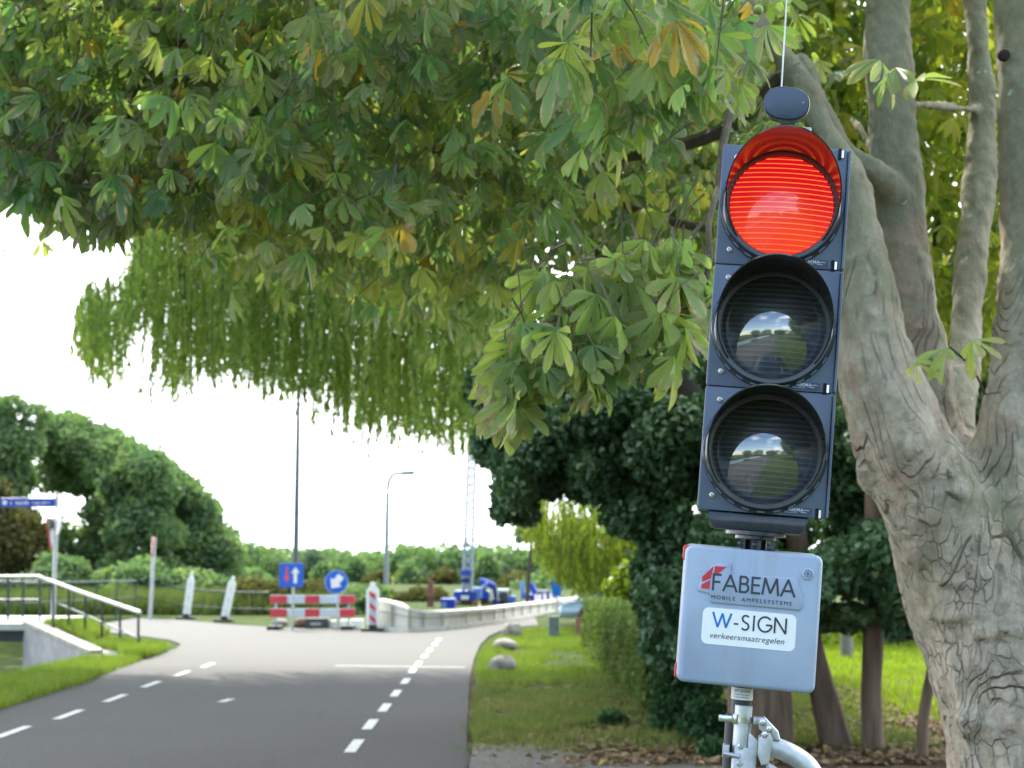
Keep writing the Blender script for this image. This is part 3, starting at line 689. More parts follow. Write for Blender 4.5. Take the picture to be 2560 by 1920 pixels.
for i, (px, py) in enumerate(((1340, 1524), (1349, 1524), (1362, 1523), (1378, 1522), (1398, 1521))):
    Y = 50 + i * .4; g0 = at(px, py, Y); mb = MB(); mb.lathe([(.09, -.02), (.09, .02), (.05, .05), (.045, .42), (.03, .5), (0, .5)], 12)
    o = mb.build('barrier_post', M('pinkish_white', (.75, .66, .64), .5), smooth=True); o.location = g0; tag(o, 'short pinkish white marker post in the row right of the orange cone', 'post', 'row of white marker posts at the works')
tr = thing('tree_stump', 'upright rusty brown sheet pile left of the blue generator', 'post', (at(1076, 1520, 57).x, 57, 0))
mb = MB(); mb.slab([(-.13, 0), (.13, 0), (.12, .75), (.05, 1.0), (-.09, .98), (-.12, .6)], -.08, .08, None, .015); mb.build('pile', M('rust', (.22, .1, .06), .9), tr); tr.name = 'sheet_pile'
mb = MB(); mb.box((-.16, -.1, .3), (.16, .1, .34)); mb.build('strap', dksteel, tr)
def bsq(t, x, Y):
    c = at(1391, 1470, Y); T = Matrix.Translation((c.x - x, 0, c.z)); mb = MB(); mb.box((-.13, -.03, -.24), (.13, -.012, .24), T, bev=.03); mb.build('sign_face', M('bright_blue', (.01, .17, .8), .35, var=.04), t)
signpost('tall narrow bright blue sign beside the right-hand machine', 1392, 1450, 44, bsq)
# distant church
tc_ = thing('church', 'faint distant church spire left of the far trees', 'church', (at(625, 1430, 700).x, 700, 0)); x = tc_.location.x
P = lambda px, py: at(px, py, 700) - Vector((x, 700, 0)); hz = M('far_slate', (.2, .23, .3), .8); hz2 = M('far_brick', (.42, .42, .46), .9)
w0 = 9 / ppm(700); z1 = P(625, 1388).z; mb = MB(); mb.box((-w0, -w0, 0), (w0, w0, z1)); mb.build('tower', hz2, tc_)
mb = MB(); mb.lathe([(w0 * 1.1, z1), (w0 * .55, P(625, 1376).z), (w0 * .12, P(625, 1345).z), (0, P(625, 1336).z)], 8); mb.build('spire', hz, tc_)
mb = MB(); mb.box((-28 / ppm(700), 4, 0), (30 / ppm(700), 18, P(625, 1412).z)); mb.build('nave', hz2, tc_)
# ================================================================== RIGHT VERGE
def rock(px, py, wpx, hk, seed, label):
    g0 = gr(px, py); r = wpx / 2 / ppm(g0.y)
    icorock(r, 1, 1, hk, seed, 'boulder', label, 'boulder', (g0.x, g0.y, r * hk * .55 - .02), stone, 'boulders along the verge edge')
rock(1281, 1592, 50, 1.0, 3, 'dark rounded boulder, farthest of the three on the verge edge')
rock(1262, 1620, 62, .55, 8, 'low flat pale boulder, middle of the three on the verge edge')
rock(1257, 1676, 70, .75, 13, 'brown rounded boulder, nearest of the three on the verge edge')
# utility cabinet
g0 = gr(1384, 1598); tcb = thing('utility_cabinet', 'slim grey green utility cabinet standing in the verge before the hedge end', 'cabinet', g0)
k = 1 / ppm(g0.y); gg = M('cabinet_green', (.17, .22, .2), .6)
mb = MB(); mb.box((-13 * k, -.1, 0), (13 * k, .12, 52 * k), bev=.012); mb.build('body', gg, tcb)
mb = MB(); mb.box((-14.5 * k, -.12, 52 * k + .001), (14.5 * k, .14, 56 * k), bev=.01); mb.build('lid', gg, tcb)
mb = MB(); mb.box((-10 * k, -.106, 6 * k), (10 * k, -.1005, 48 * k), bev=.004); d_ = mb.build('door', M('cabinet_door', (.15, .19, .18), .6), tcb)
mb = MB(); mb.box((6 * k, -.115, 26 * k), (8 * k, -.1065, 31 * k)); mb.build('handle', dksteel, d_)
for px, lab in ((1443, 'reddish brown fence post just left of the hedge end'), (1452, 'second reddish fence post touching the hedge end')):
    g0 = gr(px, 1592); mb = MB(); mb.box((-.035, -.035, 0), (.035, .035, .42), bev=.01); o = mb.build('fence_post', M('red_wood', (.28, .13, .1), .9)); o.location = g0; tag(o, lab, 'post', 'posts by the hedge')
# parked car (front to the left, mostly behind the hedge)
carx = gr(1362, 1586); car = thing('parked_car', 'silver blue parked car half hidden behind the cabinet and hedge', 'car', (carx.x + .45, carx.y + 3.0, 0), R(-4))
body = [(0, .28), (.02, .5), (.1, .62), (.9, .82), (1.05, .86), (1.9, 1.32), (2.3, 1.4), (3.1, 1.38), (3.75, .98), (4.05, .9), (4.1, .5), (4.05, .28)]
paintc = M('car_blue', (.34, .42, .52), .25, .3, .05, coat=.6)
low_ = [(0, .28), (.0, .5), (.1, .64), (.9, .83), (1.05, .86), (3.9, .9), (4.05, .86), (4.1, .5), (4.05, .28)]
mb = MB(); mb.slab(low_, -.82, .82, None, .07); mb.build('body', paintc, car, 30)
mb = MB(); mb.slab([(1.0, .85), (1.85, 1.33), (2.3, 1.41), (3.1, 1.38), (3.8, .89)], -.7, .7, None, .1); cabn = mb.build('cabin', paintc, car, 30)
mb = MB(); mb.slab([(1.28, .9), (1.93, 1.3), (2.35, 1.34), (2.35, .9)], -.712, -.702); mb.slab([(2.43, .9), (2.43, 1.34), (3.05, 1.31), (3.5, .92)], -.712, -.702); mb.build('side_window', glass, cabn)
mb = MB(); mb.add([(.98, -.62, .885), (.98, .62, .885), (1.86, .55, 1.375), (1.86, -.55, 1.375)], [(0, 1, 2, 3)]); mb.build('windscreen', M('bright_glass', (.25, .3, .33), .08, spec=1), cabn)
for wx in (.75, 3.25):
    for sy in (-.8, .8):
        mb = MB(); mb.lathe([(.15, -.1), (.29, -.11), (.31, -.06), (.31, .06), (.29, .11), (.15, .1)], 24, Matrix.Translation((wx, sy, .31)), 'Y'); wh = mb.build('wheel', black, car, 30)
        mb = MB(); mb.lathe([(0, .09), (.17, .1), (.17, -.1), (0, -.09)], 16, Matrix.Translation((wx, sy, .31)), 'Y'); mb.build('rim', galv, wh, 30)
mb = MB(); mb.box((.0, -.72, .56), (.16, -.45, .68), bev=.03); mb.build('headlight', white, car)
mb = MB(); mb.box((-.02, -.3, .38), (.02, .3, .5), bev=.01); mb.build('number_plate', M('yellow_plate', (.7, .5, .05), .5), car)
mb = MB(); mb.box((1.2, -.95, .86), (1.36, -.83, .98), bev=.03); mb.build('mirror', paintc, car)

# ================================================================== TRAFFIC SIGNAL
O = at(1933, 820, 3.17); LEAN = R(4.9); YAW = R(-8)
rot = Matrix.Rotation(YAW, 4, 'Z') @ Matrix.Rotation(LEAN, 4, 'Y')
zax = rot @ Vector((0, 0, 1)); HL = O.z / zax.z; base = O - zax * HL
sig = thing('traffic_light', 'mobile three-lamp traffic light leaning right, red lamp lit, grey control box below', 'traffic light', base)
sig.matrix_world = Matrix.Translation(base) @ rot
def T(x, z, y=0): return Matrix.Translation((x, y, z))
hous, t, bs, o = newmat('signal_housing')
n1 = noise(t, 9, 5); n2 = noise(t, 140, 3, rough=.7)
c = ramp(t, [(.3, (.080, .112, .175)), (.7, (.108, .142, .21))], n1)
n3 = nd(t, 'ShaderNodeMapRange', interpolation_type='SMOOTHSTEP'); n3.inputs['From Min'].default_value = .48; n3.inputs['From Max'].default_value = .7; lk(t, noise(t, 16, 7, None, .7), n3.inputs['Value'])
c = mixc(t, math_(t, 'MULTIPLY', n3.outputs[0], .35), c, (.13, .145, .165))
c = mixc(t, math_(t, 'MULTIPLY', math_(t, 'GREATER_THAN', n2, .66), .5), c, (.22, .25, .29))
lk(t, c, bs.inputs['Base Color']); lk(t, ramp(t, [(.3, (.34,) * 3), (.7, (.5,) * 3)], n1), bs.inputs['Roughness']); bump(t, bs, n2, .12, .0006)
ringm = M('ring_black', (.03, .038, .052), .22, var=.2, scale=60, bmp=.05)
visor = M('visor_black', (.014, .014, .016), .13, var=.2, scale=60, bmp=.05, bd=.0004, spec=.7)
seamm = M('seam_black', (.004, .004, .005), .8)
steel = M('screw_steel', (.5, .48, .42), .35, .9, .1, 60)
chrome = M('hinge_chrome', (.62, .64, .66), .2, .9, .05)
lblw = M('label_white', (.62, .66, .72), .5, var=.03, bmp=0); lblr = M('label_red', (.55, .03, .05), .5, var=.03, bmp=0)
lbld = M('label_blue_grey', (.035, .055, .095), .45, var=.05)
# lens materials
def lensmat(name, lit):
    m, t, bs, o = newmat(name)
    tcn = nd(t, 'ShaderNodeTexCoord'); sp = nd(t, 'ShaderNodeSeparateXYZ'); lk(t, tcn.outputs['Object'], sp.inputs[0])
    X, Z = sp.outputs['X'], sp.outputs['Z']
    h = math_(t, 'SINE', math_(t, 'MULTIPLY', Z, 2 * math.pi / .0108))
    v = math_(t, 'SINE', math_(t, 'MULTIPLY', X, 2 * math.pi / .0042))
    v2 = math_(t, 'MULTIPLY', v, math_(t, 'SINE', math_(t, 'MULTIPLY', Z, 2 * math.pi / .0036)))
    hp = nd(t, 'ShaderNodeMapRange'); hp.inputs['From Min'].default_value = (.80 if lit else .5); hp.inputs['From Max'].default_value = .95; lk(t, h, hp.inputs['Value'])
    vp = nd(t, 'ShaderNodeMapRange'); vp.inputs['From Min'].default_value = -.1; vp.inputs['From Max'].default_value = .8; lk(t, v2, vp.inputs['Value'])
    bs.inputs['Coat Weight'].default_value = 1; bs.inputs['Coat Roughness'].default_value = .02; bs.inputs['Coat IOR'].default_value = (1.5 if lit else 2.6)
    bs.inputs['Roughness'].default_value = .35
    if lit:
        gl = nd(t, 'ShaderNodeMapRange', interpolation_type='SMOOTHSTEP'); lk(t, Z, gl.inputs['Value'])
        for i, vv in zip(('From Min', 'From Max', 'To Min', 'To Max'), (.02, -.1, 0, 1)): gl.inputs[i].default_value = vv
        vk = math_(t, 'MULTIPLY', vp.outputs[0], math_(t, 'MULTIPLY_ADD', gl.outputs[0], .5, .05))
        hv = math_(t, 'MULTIPLY', hp.outputs[0], math_(t, 'SUBTRACT', .95, math_(t, 'MULTIPLY', gl.outputs[0], .35)))
        k = math_(t, 'MAXIMUM', hv, vk)
        base_ = mixc(t, vp.outputs[0], (.20, .0, .004), (.42, .001, .008))
        e = mixc(t, k, base_, (.85, .13, .02))
        bs.inputs['Base Color'].default_value = (.12, .004, .004, 1)
        lk(t, e, bs.inputs['Emission Color']); bs.inputs['Emission Strength'].default_value = .85
        bump(t, bs, h, .08, .001)
    else:
        k = math_(t, 'MAXIMUM', math_(t, 'MULTIPLY', hp.outputs[0], .8), math_(t, 'MULTIPLY', vp.outputs[0], .8))
        lk(t, mixc(t, k, (.006, .009, .014), (.12, .14, .175)), bs.inputs['Base Color'])
        bump(t, bs, math_(t, 'ADD', h, math_(t, 'MULTIPLY', v2, .4)), .25, .0012)
    return m
red_lens, dark_lens = lensmat('lit_red_lens', True), lensmat('dark_lens', False)
HW, UH, DEP = .1305, .2585, .10
UNIT_Z = [UH, 0, -UH]
font_cache = {}
def text(name, s, size, mat, parent, x, y, z, align='LEFT', shear=0, space=1, bold=0, M4=None, sx=1):
    cu = bpy.data.curves.new(name, 'FONT'); cu.body = s; cu.size = size; cu.align_x = align; cu.shear = shear; cu.space_character = space; cu.offset = bold
    cu.extrude = .0003
    tmp = bpy.data.objects.new(name, cu); col.objects.link(tmp); dg = bpy.context.evaluated_depsgraph_get()
    me = bpy.data.meshes.new_from_object(tmp.evaluated_get(dg)); bpy.data.objects.remove(tmp)
    o = bpy.data.objects.new(name, me); col.objects.link(o); me.materials.clear(); me.materials.append(mat); o.parent = parent
    o.matrix_local = Matrix.Translation((x, y, z)) @ Matrix.Rotation(R(90), 4, 'X') @ Matrix.Diagonal((sx, 1, 1, 1)); return o
for i, uz in enumerate(UNIT_Z):
    zc = HL + uz
    hmid = ('red', 'amber', 'green')[i]
    mb = MB(); mb.box((-HW, 0, zc - UH / 2 + .0008), (HW, DEP, zc + UH / 2 - .0008), bev=.005)
    if i == 2: pass
    hs = mb.build('housing', hous, sig, 30); hs['label'] = f'housing section of the {("top", "middle", "bottom")[i]} lamp'
    # side lip on the right edge of the door
    mb = MB(); mb.box((HW + .0005, -.004, zc - UH / 2 + .003), (HW + .006, .035, zc + UH / 2 - .003), bev=.002); mb.build('hinge_strip', hous, hs)
    # ring around the lens
    mb = MB(); mb.lathe([(.107, .002), (.1075, .016), (.111, .022), (.1185, .022), (.1215, .018), (.1225, .008), (.127, .0065), (.1285, .002), (.1285, -.001)], 72, T(0, zc), 'Y')
    rg = mb.build('lens_ring', ringm, sig, 35)
    mb = MB()
    for a in range(0, 360, 15):
        if 200 < a < 345 or a in (0, 15, 165, 180):
            Q = T(0, zc) @ Matrix.Rotation(-R(a), 4, 'Y') @ Matrix.Translation((.1245, 0, 0)); mb.box((-.0012, -.0105, -.008), (.0022, -.0066, .008), Q)
    mb.build('ring_lugs', hous, rg)
    # lens: convex cap
    prof = [(0, .020)] + [(.1065 * math.sin(q), .020 - .026 * (1 - math.cos(q)) / (1 - math.cos(1.0)) * .8 + 0) for q in np.linspace(.05, 1.0, 18) * 1.0]
    prof = [(0, .030)] + [(.1068 * q, .030 - .028 * q * q) for q in np.linspace(.06, 1, 22)]
    mb = MB(); mb.lathe(prof, 72, None, 'Y'); ln = mb.build('lens', red_lens if i == 0 else dark_lens, sig, True); ln.location = (0, 0, zc)
    ln['label'] = ('lit red lens', 'unlit amber lens', 'unlit green lens')[i]
    # visor hood
    vs = []; NN = 64; rI, rO = .1125, .1152; K = 8
    for a in range(NN + 1):
        th = -math.pi * .72 + 2 * math.pi * .72 * a / NN
        dd = .012 + .178 * (max(0, (math.cos(th) + .64) / 1.64)) ** .9
        for r_ in (rI, rO):
            for k in range(K + 1):
                f = k / K; rr = r_ + .003 * f * (dd / .19)
                vs.append((rr * math.sin(th), -.012 - dd * f, rr * math.cos(th) + zc))
    W_ = 2 * (K + 1); fs = []
    for a in range(NN):
        for k in range(K):
            b = a * W_ + k; c_ = b + W_; fs.append((b, b + 1, c_ + 1, c_)); d_ = b + K + 1; e_ = d_ + W_; fs.append((d_, e_, e_ + 1, d_ + 1))
        b = a * W_ + K; c_ = b + W_; fs.append((b, b + K + 1, c_ + K + 1, c_))
        b = a * W_; c_ = b + W_; fs.append((b, c_, c_ + K + 1, b + K + 1))
    for a in (0, NN):
        for k in range(K): b = a * W_ + k; fs.append((b, b + 1, b + K + 2, b + K + 1))
    mb = MB(); mb.add(vs, fs); vz = mb.build('visor', visor, sig, 50)
    # screws at the left, hinge clips at the right, small maker label
    for sx_, sz in ((-.099, .101), (-.101, -.098)):
        Q = T(sx_, zc + sz); mb = MB(); mb.lathe([(.0062, 0), (.0062, .0022), (.005, .0032), (0, .0034)], 18, Q, 'Y'); sc = mb.build('screw', steel, sig, 40)
        mb = MB(); mb.box((-.004, -.0038, -.0006), (.004, -.0035, .0006), Q @ Matrix.Rotation(.5, 4, 'Y')); mb.build('slot', seamm, sc)
    for zz in ((UH / 2 - .012,) if i == 0 else ()) + (-UH / 2 + .009,):
        mb = MB(); mb.box((.110, -.0016, zc + zz - .012), (.1165, -.0004, zc + zz + .012)); mb.build('clip_recess', seamm, hs)
        mb = MB(); mb.box((.1168, -.004, zc + zz - .0085), (.1215, -.0004, zc + zz + .0085), bev=.0012); mb.build('hinge_clip', chrome, hs)
    lx, lz = .043, zc - UH / 2 + .0125
    mb = MB(); mb.box((lx, -.0012, lz - .0075), (lx + .06, -.0002, lz + .0075), bev=.001); lb = mb.build('maker_label', lbld, hs)
    text('lettering', 'FABEMA', .0098, lblw, lb, lx + .007, -.0018, lz - .001, bold=.0001)
    text('small_print', 'MOBILE AMPELSYSTEME', .0024, lblw, lb, lx + .005, -.0018, lz - .0048)
    for q in (0, 1):
        mb = MB()
        for k_ in range(9 - 3 * q): mb.box((lx + .038 + k_ * .002, -.0019, lz + .0014 - q * .0048), (lx + .0392 + k_ * .002, -.0014, lz + .0028 - q * .0048 + (.0008 if k_ % 3 == 0 else 0)))
        mb.build('small_print', lblw, lb)
    mb = MB(); mb.slab([(lx + .0025, lz + .0005), (lx + .0045, lz + .0055), (lx + .008, lz + .0068), (lx + .0055, lz + .002)], -.0022, -.0014); mb.build('logo', lblr, lb)
# sensor head on top, with its bracket and whip antenna
zt = HL + 1.5 * UH
mb = MB(); mb.box((-.022, .028, zt + .0005), (.052, .06, zt + .052), bev=.003); mb.build('sensor_bracket', galv, sig)
sc_ = at(1966, 258, 3.13); loc = sig.matrix_world.inverted() @ sc_
def stadium(w_, h_, n_=14):
    o_ = []
    for k in range(4 * n_):
        a = 2 * math.pi * k / (4 * n_); ca, sa = math.cos(a), math.sin(a); e = .86
        o_.append((w_ * abs(ca) ** e * (1 if ca >= 0 else -1), h_ * abs(sa) ** e * (1 if sa >= 0 else -1)))
    return o_
Q = Matrix.Translation(loc) @ Matrix.Rotation(R(4), 4, 'Y') @ Matrix.Rotation(R(6), 4, 'X')
mb = MB(); mb.slab(stadium(.0485, .0350), 0, .045, Q, .003); sn = mb.build('radar_sensor', ringm, sig, 35)
mb = MB(); mb.slab(stadium(.0455, .0322), -.0015, .004, Q, .0012); mb.build('sensor_face', M('sensor_face', (.06, .09, .14), .42, var=.08, scale=30), sn, 35)
mb = MB(); mb.box((-.012, -.0024, -.027), (.012, -.0016, -.015), Q, .003); mb.build('emblem', M('emblem_dark', (.02, .03, .05), .3), sn)
mb = MB(); mb.box((-.0105, -.003, -.0255), (.0105, -.0025, -.0165), Q, .002); mb.build('emblem', lbld, sn)
mb = MB(); mb.lathe([(.0012, .0018), (0, .0022)], 8, Q @ Matrix.Translation((.034, 0, .005)), 'Y'); mb.build('indicator', white, sn)
mb = MB(); mb.tube([(-.012, .0, 0), (-.0165, .0, .5)], .0016, 8, Matrix.Translation(loc + Vector((0, .02, .03)))); mb.build('antenna', M('antenna_white', (.7, .72, .72), .4), sn, True)
# tray and neck under the head
zb = HL - 1.5 * UH
mb = MB(); mb.slab([(-.108, zb - .001), (.098, zb - .001), (.09, zb - .030), (.082, zb - .036), (-.092, zb - .036), (-.1, zb - .030)], .004, DEP + .01, None, .004); mb.build('base_tray', ringm, sig, 30)
mb = MB(); mb.lathe([(.042, zb - .052), (.042, zb - .046), (.062, zb - .044), (.062, zb - .0365)], 32, Matrix.Translation((-.006, .05, 0))); mb.build('turntable', ringm, sig, 35)
mb = MB(); mb.lathe([(.0235, zb - .12), (.0235, zb - .052)], 24, Matrix.Translation((-.006, .05, 0)));
for sx_ in (-.032, .0, .027): mb.box((sx_ - .004, .016, zb - .085), (sx_ + .006, .05, zb - .053), bev=.001)
nk = mb.build('neck', M('neck_black', (.02, .022, .026), .35), sig, 35)
for sx_, sz in ((-.036, -.063), (-.006, -.063), (.022, -.067), (-.034, -.093), (.022, -.098)):
    mb = MB(); mb.lathe([(.0065, 0), (.0065, .004), (.004, .0065), (0, .007)], 12, T(sx_, zb + sz, .018), 'Y'); mb.build('bolt', steel if sz < -.08 else ringm, nk, 40)
# control box
bx = sig.matrix_world.inverted() @ at(1874, 1548, 3.13); BW, BH = .1395, .1395; zc = bx.z; xc = bx.x
boxm, t, bs, o = newmat('box_grey')
n1 = noise(t, 6, 6); n2 = noise(t, 60, 4, rough=.7)
c = ramp(t, [(.3, (.29, .37, .52)), (.5, (.33, .42, .55)), (.7, (.38, .45, .57))], n1); mpg = nd(t, 'ShaderNodeMapping'); mpg.inputs['Scale'].default_value = (1, 1, .09); lk(t, nd(t, 'ShaderNodeTexCoord').outputs['Object'], mpg.inputs[0])
stk_ = nd(t, 'ShaderNodeMapRange', interpolation_type='SMOOTHSTEP'); stk_.inputs['From Min'].default_value = .5; stk_.inputs['From Max'].default_value = .72; lk(t, noise(t, 38, 5, mpg.outputs[0], .6), stk_.inputs['Value'])
c = mixc(t, math_(t, 'MULTIPLY', stk_.outputs[0], .22), c, (.20, .22, .22))
sm_ = nd(t, 'ShaderNodeMapRange', interpolation_type='SMOOTHSTEP'); sm_.inputs['From Min'].default_value = .5; sm_.inputs['From Max'].default_value = .66; lk(t, noise(t, 13, 6, None, .7), sm_.inputs['Value'])
c = mixc(t, math_(t, 'MULTIPLY', sm_.outputs[0], .22), c, (.36, .33, .36))
c = mixc(t, math_(t, 'MULTIPLY', math_(t, 'GREATER_THAN', n2, .7), .35), c, (.12, .14, .17))
lk(t, c, bs.inputs['Base Color']); bs.inputs['Roughness'].default_value = .42; bump(t, bs, n2, .06, .0008)
mb = MB(); mb.box((xc - BW, -.012, zc - BH), (xc + BW, .05, zc + BH), bev=.016); cbx = mb.build('control_box', boxm, sig, 50)
mb = MB(); mb.box((xc - BW - .004, .052, zc - BH + .003), (xc + BW - .006, .12, zc + BH + .003), bev=.014); mb.build('back_shell', M('shell_grey', (.4, .41, .4), .5), cbx, 50)
for zz in (BH - .022, -BH + .013):
    mb = MB(); mb.box((xc - BW - .0062, .046, zc + zz - .012), (xc - BW + .02, .066, zc + zz + .022), bev=.007); mb.build('red_corner', M('corner_red', (.5, .04, .03), .4), cbx)
# raised logo plate
FY = -.012
a_ = R(0)
plate = [(-.108, .0465), (-.108, .058), (-.1, .078), (-.083, .1), (-.066, .108), (-.044, .108), (-.044, .0865), (.083, .092), (.09, .089), (.104, .052), (.105, .032), (.099, .025), (-.078, .025), (-.083, .030), (-.083, .043)]
plate = [(xc + p, zc + q) for p, q in plate]
mb = MB(); mb.slab(plate, FY - .004, FY + .001, None, .0028); pl_ = mb.build('raised_plate', boxm, cbx, 50)
ink = M('ink_dark', (.035, .045, .06), .5, var=.05, bmp=0)
class Stroke:
    def __init__(s): s.mb = MB(); s.k = 0
    def line(s, pts, w, closed=False):
        n = len(pts)
        for i in range(n - 1 + closed):
            a, b = Vector((*pts[i], 0)), Vector((*pts[(i + 1) % n], 0)); d = (b - a)
            if d.length < 1e-7: continue
            d.normalize(); e = d * (w * .0 if closed is None else w * .12); nn = Vector((-d.y, d.x, 0)) * w / 2; a = a - e; b = b + e
            y = s.y - .00001 * s.k; s.k += 1
            s.mb.add([((a - nn).x, y, (a - nn).y), ((b - nn).x, y, (b - nn).y), ((b + nn).x, y, (b + nn).y), ((a + nn).x, y, (a + nn).y)], [(0, 1, 2, 3)])
def arc(cx, cy, rx, ry, a0, a1, n=14): return [(cx + rx * math.cos(R(a0 + (a1 - a0) * i / n)), cy + ry * math.sin(R(a0 + (a1 - a0) * i / n))) for i in range(n + 1)]
G = {'F': (.55, [[(0.04, 0), (.04, 1)], [(0, .96), (.5, .96)], [(0, .52), (.45, .52)]]),
     'A': (.86, [[(0, 0), (.4, 1)], [(.4, 1), (.82, 0)], [(.15, .33), (.67, .33)]]),
     'B': (.62, [[(.04, 0), (.04, 1)], [(0, .96), (.26, .96)] + arc(.28, .745, .2, .215, 90, -90) + [(0, .53)], [(.26, .53)] + arc(.3, .285, .24, .245, 90, -90) + [(0, .04)]]),
     'E': (.56, [[(.04, 0), (.04, 1)], [(0, .96), (.5, .96)], [(0, .52), (.46, .52)], [(0, .04), (.52, .04)]]),
     'M': (1.0, [[(.0, 0), (.12, 1)], [(.12, 1), (.47, .1)], [(.47, .1), (.82, 1)], [(.82, 1), (.95, 0)]]),
     'S': (.56, [arc(.26, .75, .2, .21, 35, 200, 12) + [(.12, .58), (.4, .42)] + arc(.24, .25, .22, .22, 25, -145, 12)]),
     'I': (.2, [[(.08, 0), (.08, 1)]]),
     'G': (.88, [arc(.45, .5, .42, .48, 42, 345, 26) + [(.83, .46)], [(.52, .46), (.86, .46)]]),
     'N': (.78, [[(.04, 0), (.04, 1)], [(.04, 1), (.72, 0)], [(.72, 0), (.72, 1)]]),
     '-': (.36, [[(.04, .36), (.3, .36)]]),
     'W': (1.25, [[(0, 1), (.36, 0)], [(.36, 0), (.66, .95)], [(.66, .95), (.94, 0)], [(.94, 0), (1.28, 1)]])}
def strokes(name, s, x, z, h, wd, mat, parent, y, sx=1, gap=.12, dz=0):
    st = Stroke(); st.y = y; cx = x
    for ch in s:
        w_, ls = G[ch]
        for l in ls: st.line([(cx + p * h * sx, z + q * h + dz) for p, q in l], wd)
        cx += (w_ + gap) * h * sx
    return st.mb.build(name, mat, parent), cx
strokes('lettering', 'FABEMA', xc - .079, zc + .051, .0335, .0044, ink, pl_, FY - .0046, sx=1.0, gap=.11)
text('lettering', 'MOBILE  AMPELSYSTEME', .0112, ink, pl_, xc - .0805, FY - .0046, zc + .0335, space=1.40, sx=1.0)
mb = MB(); f = FY - .0046
for q in ([(-.101, .066), (-.101, .076), (-.081, .0985), (-.080, .0985), (-.083, .0745)], [(-.0765, .1), (-.0525, .1), (-.079, .076)], [(-.1015, .0525), (-.101, .0605), (-.084, .071), (-.0845, .0525)]):
    mb.slab([(xc + a, zc + b) for a, b in q], f, f + .001)
mb.build('logo', lblr, pl_)
mb = MB(); mb.lathe([(.0125, -.001), (.0125, .002), (.0105, .004), (0, .004)], 28, T(xc + .1115, zc + .1, FY), 'Y'); rp = mb.build('registered_mark', boxm, cbx, 40)
mb = MB(); mb.lathe([(.0062, .0044), (.0062, .0047), (.0072, .0047), (.0072, .0044)], 28, T(xc + .1115, zc + .1, FY), 'Y', ring=True); mb.build('ring', ink, rp)
text('lettering', 'R', .0095, ink, rp, xc + .1087, FY - .0048, zc + .0966)
# sticker
mb = MB(); mb.box((xc - .0945, FY - .0008, zc - .0585), (xc + .0945, FY - .0001, zc + .0155), bev=.012); stk = mb.build('sticker', M('sticker_white', (.86, .9, .9), .45, var=.02, bmp=0), cbx)
dk = M('sticker_ink', (.03, .035, .05), .5, bmp=0)
_, cx_ = strokes('lettering', 'W', xc - .0735, zc - .0225, .029, .0042, M('sticker_blue', (.0, .17, .55), .5, bmp=0), stk, FY - .0012)
strokes('lettering', '-SIGN', xc - .0315, zc - .0245, .031, .0036, dk, stk, FY - .0012, gap=.13, sx=1.05)
text('lettering', 'verkeersmaatregelen', .0168, dk, stk, xc - .0785, FY - .0012, zc - .0455, shear=.22, space=1.06, sx=1.0, bold=-.0001)
# pole under the box
P_ = lambda px, py, Y: sig.matrix_world.inverted() @ at(px, py, Y)
zb2 = zc - BH
a = P_(1842, 1790, 3.19); xp = a.x
mb = MB(); mb.tube([(xp + .008, .045, zb2 + .02), (xp + .008, .045, zb2 - .075)], .021, 24); mb.build('black_tube', M('tube_black', (.02, .022, .025), .4), sig, 40)
mb = MB(); mb.tube([(xp + .008, .045, zb2 - .004), (xp + .008, .045, zb2 - .028)], .0225, 24, cap=False); tl_ = mb.build('pole_label', white, sig, 40)
for q, (s_, sz) in enumerate((('W-SIGN', .009), ('verkeersmaatregelen', .0038), ('Tel. 0251 234567' if 0 else 'verkeersmaatregelen', .0038))):
    text('lettering', s_, sz, dk, tl_, xp - .0085, .0215, zb2 - .0125 - q * .0055)
mb = MB(); mb.tube([(xp - .004, .05, zb2 - .06), (xp - .004, .05, zb2 - .9)], .019, 20); mb.build('inner_post', M('tube_black'), sig, 40)
galp = M('galvanised_light', (.5, .53, .54), .42, .55, .22, 40, .25, .001)
mb = MB(); mb.tube([(xp + .013, .022, zb2 - .038), (xp + .013, .022, zb2 - 1.2)], .0178, 24); gp_ = mb.build('post', galp, sig, 40)
mb = MB(); mb.box((xp + .0, .0005, zb2 - .3), (xp + .03, .0035, zb2 - .12), bev=.001); mb.slab([(xp + .03, zb2 - .092), (xp + .045, zb2 - .105), (xp + .045, zb2 - .15), (xp + .036, zb2 - .3), (xp + .026, zb2 - .3), (xp + .026, zb2 - .092)], .006, .012, None, .001); mb.build('bracket_plate', galp, sig, 30)
for zz in (-.118, -.152, -.2):
    mb = MB(); mb.lathe([(.0065, 0), (.0065, .004), (.0045, .006), (0, .006)], 6, T(xp + .012, zb2 + zz, .0005), 'Y'); mb.build('bolt', galv, gp_, 30)
# hose clamp with its screw housing sticking out to the left
mb = MB(); mb.tube([(xp + .013, .022, zb2 - .060), (xp + .013, .022, zb2 - .072)], .0195, 24, cap=False); cl = mb.build('clamp_band', chrome, sig, 40)
mb = MB(); mb.box((xp - .036, .0, zb2 - .0725), (xp - .008, .014, zb2 - .0595), bev=.002); mb.box((xp - .008, .004, zb2 - .076), (xp + .0, .016, zb2 - .056), bev=.001); mb.build('clamp_screw', chrome, cl, 40)
mb = MB(); mb.tube([(xp - .022, .002, zb2 - .136), (xp + .012, -.004, zb2 - .138)], .005, 8); mb.box((xp - .024, .004, zb2 - .145), (xp - .01, .03, zb2 - .118), bev=.002); mb.build('latch', galv, cl, 40)
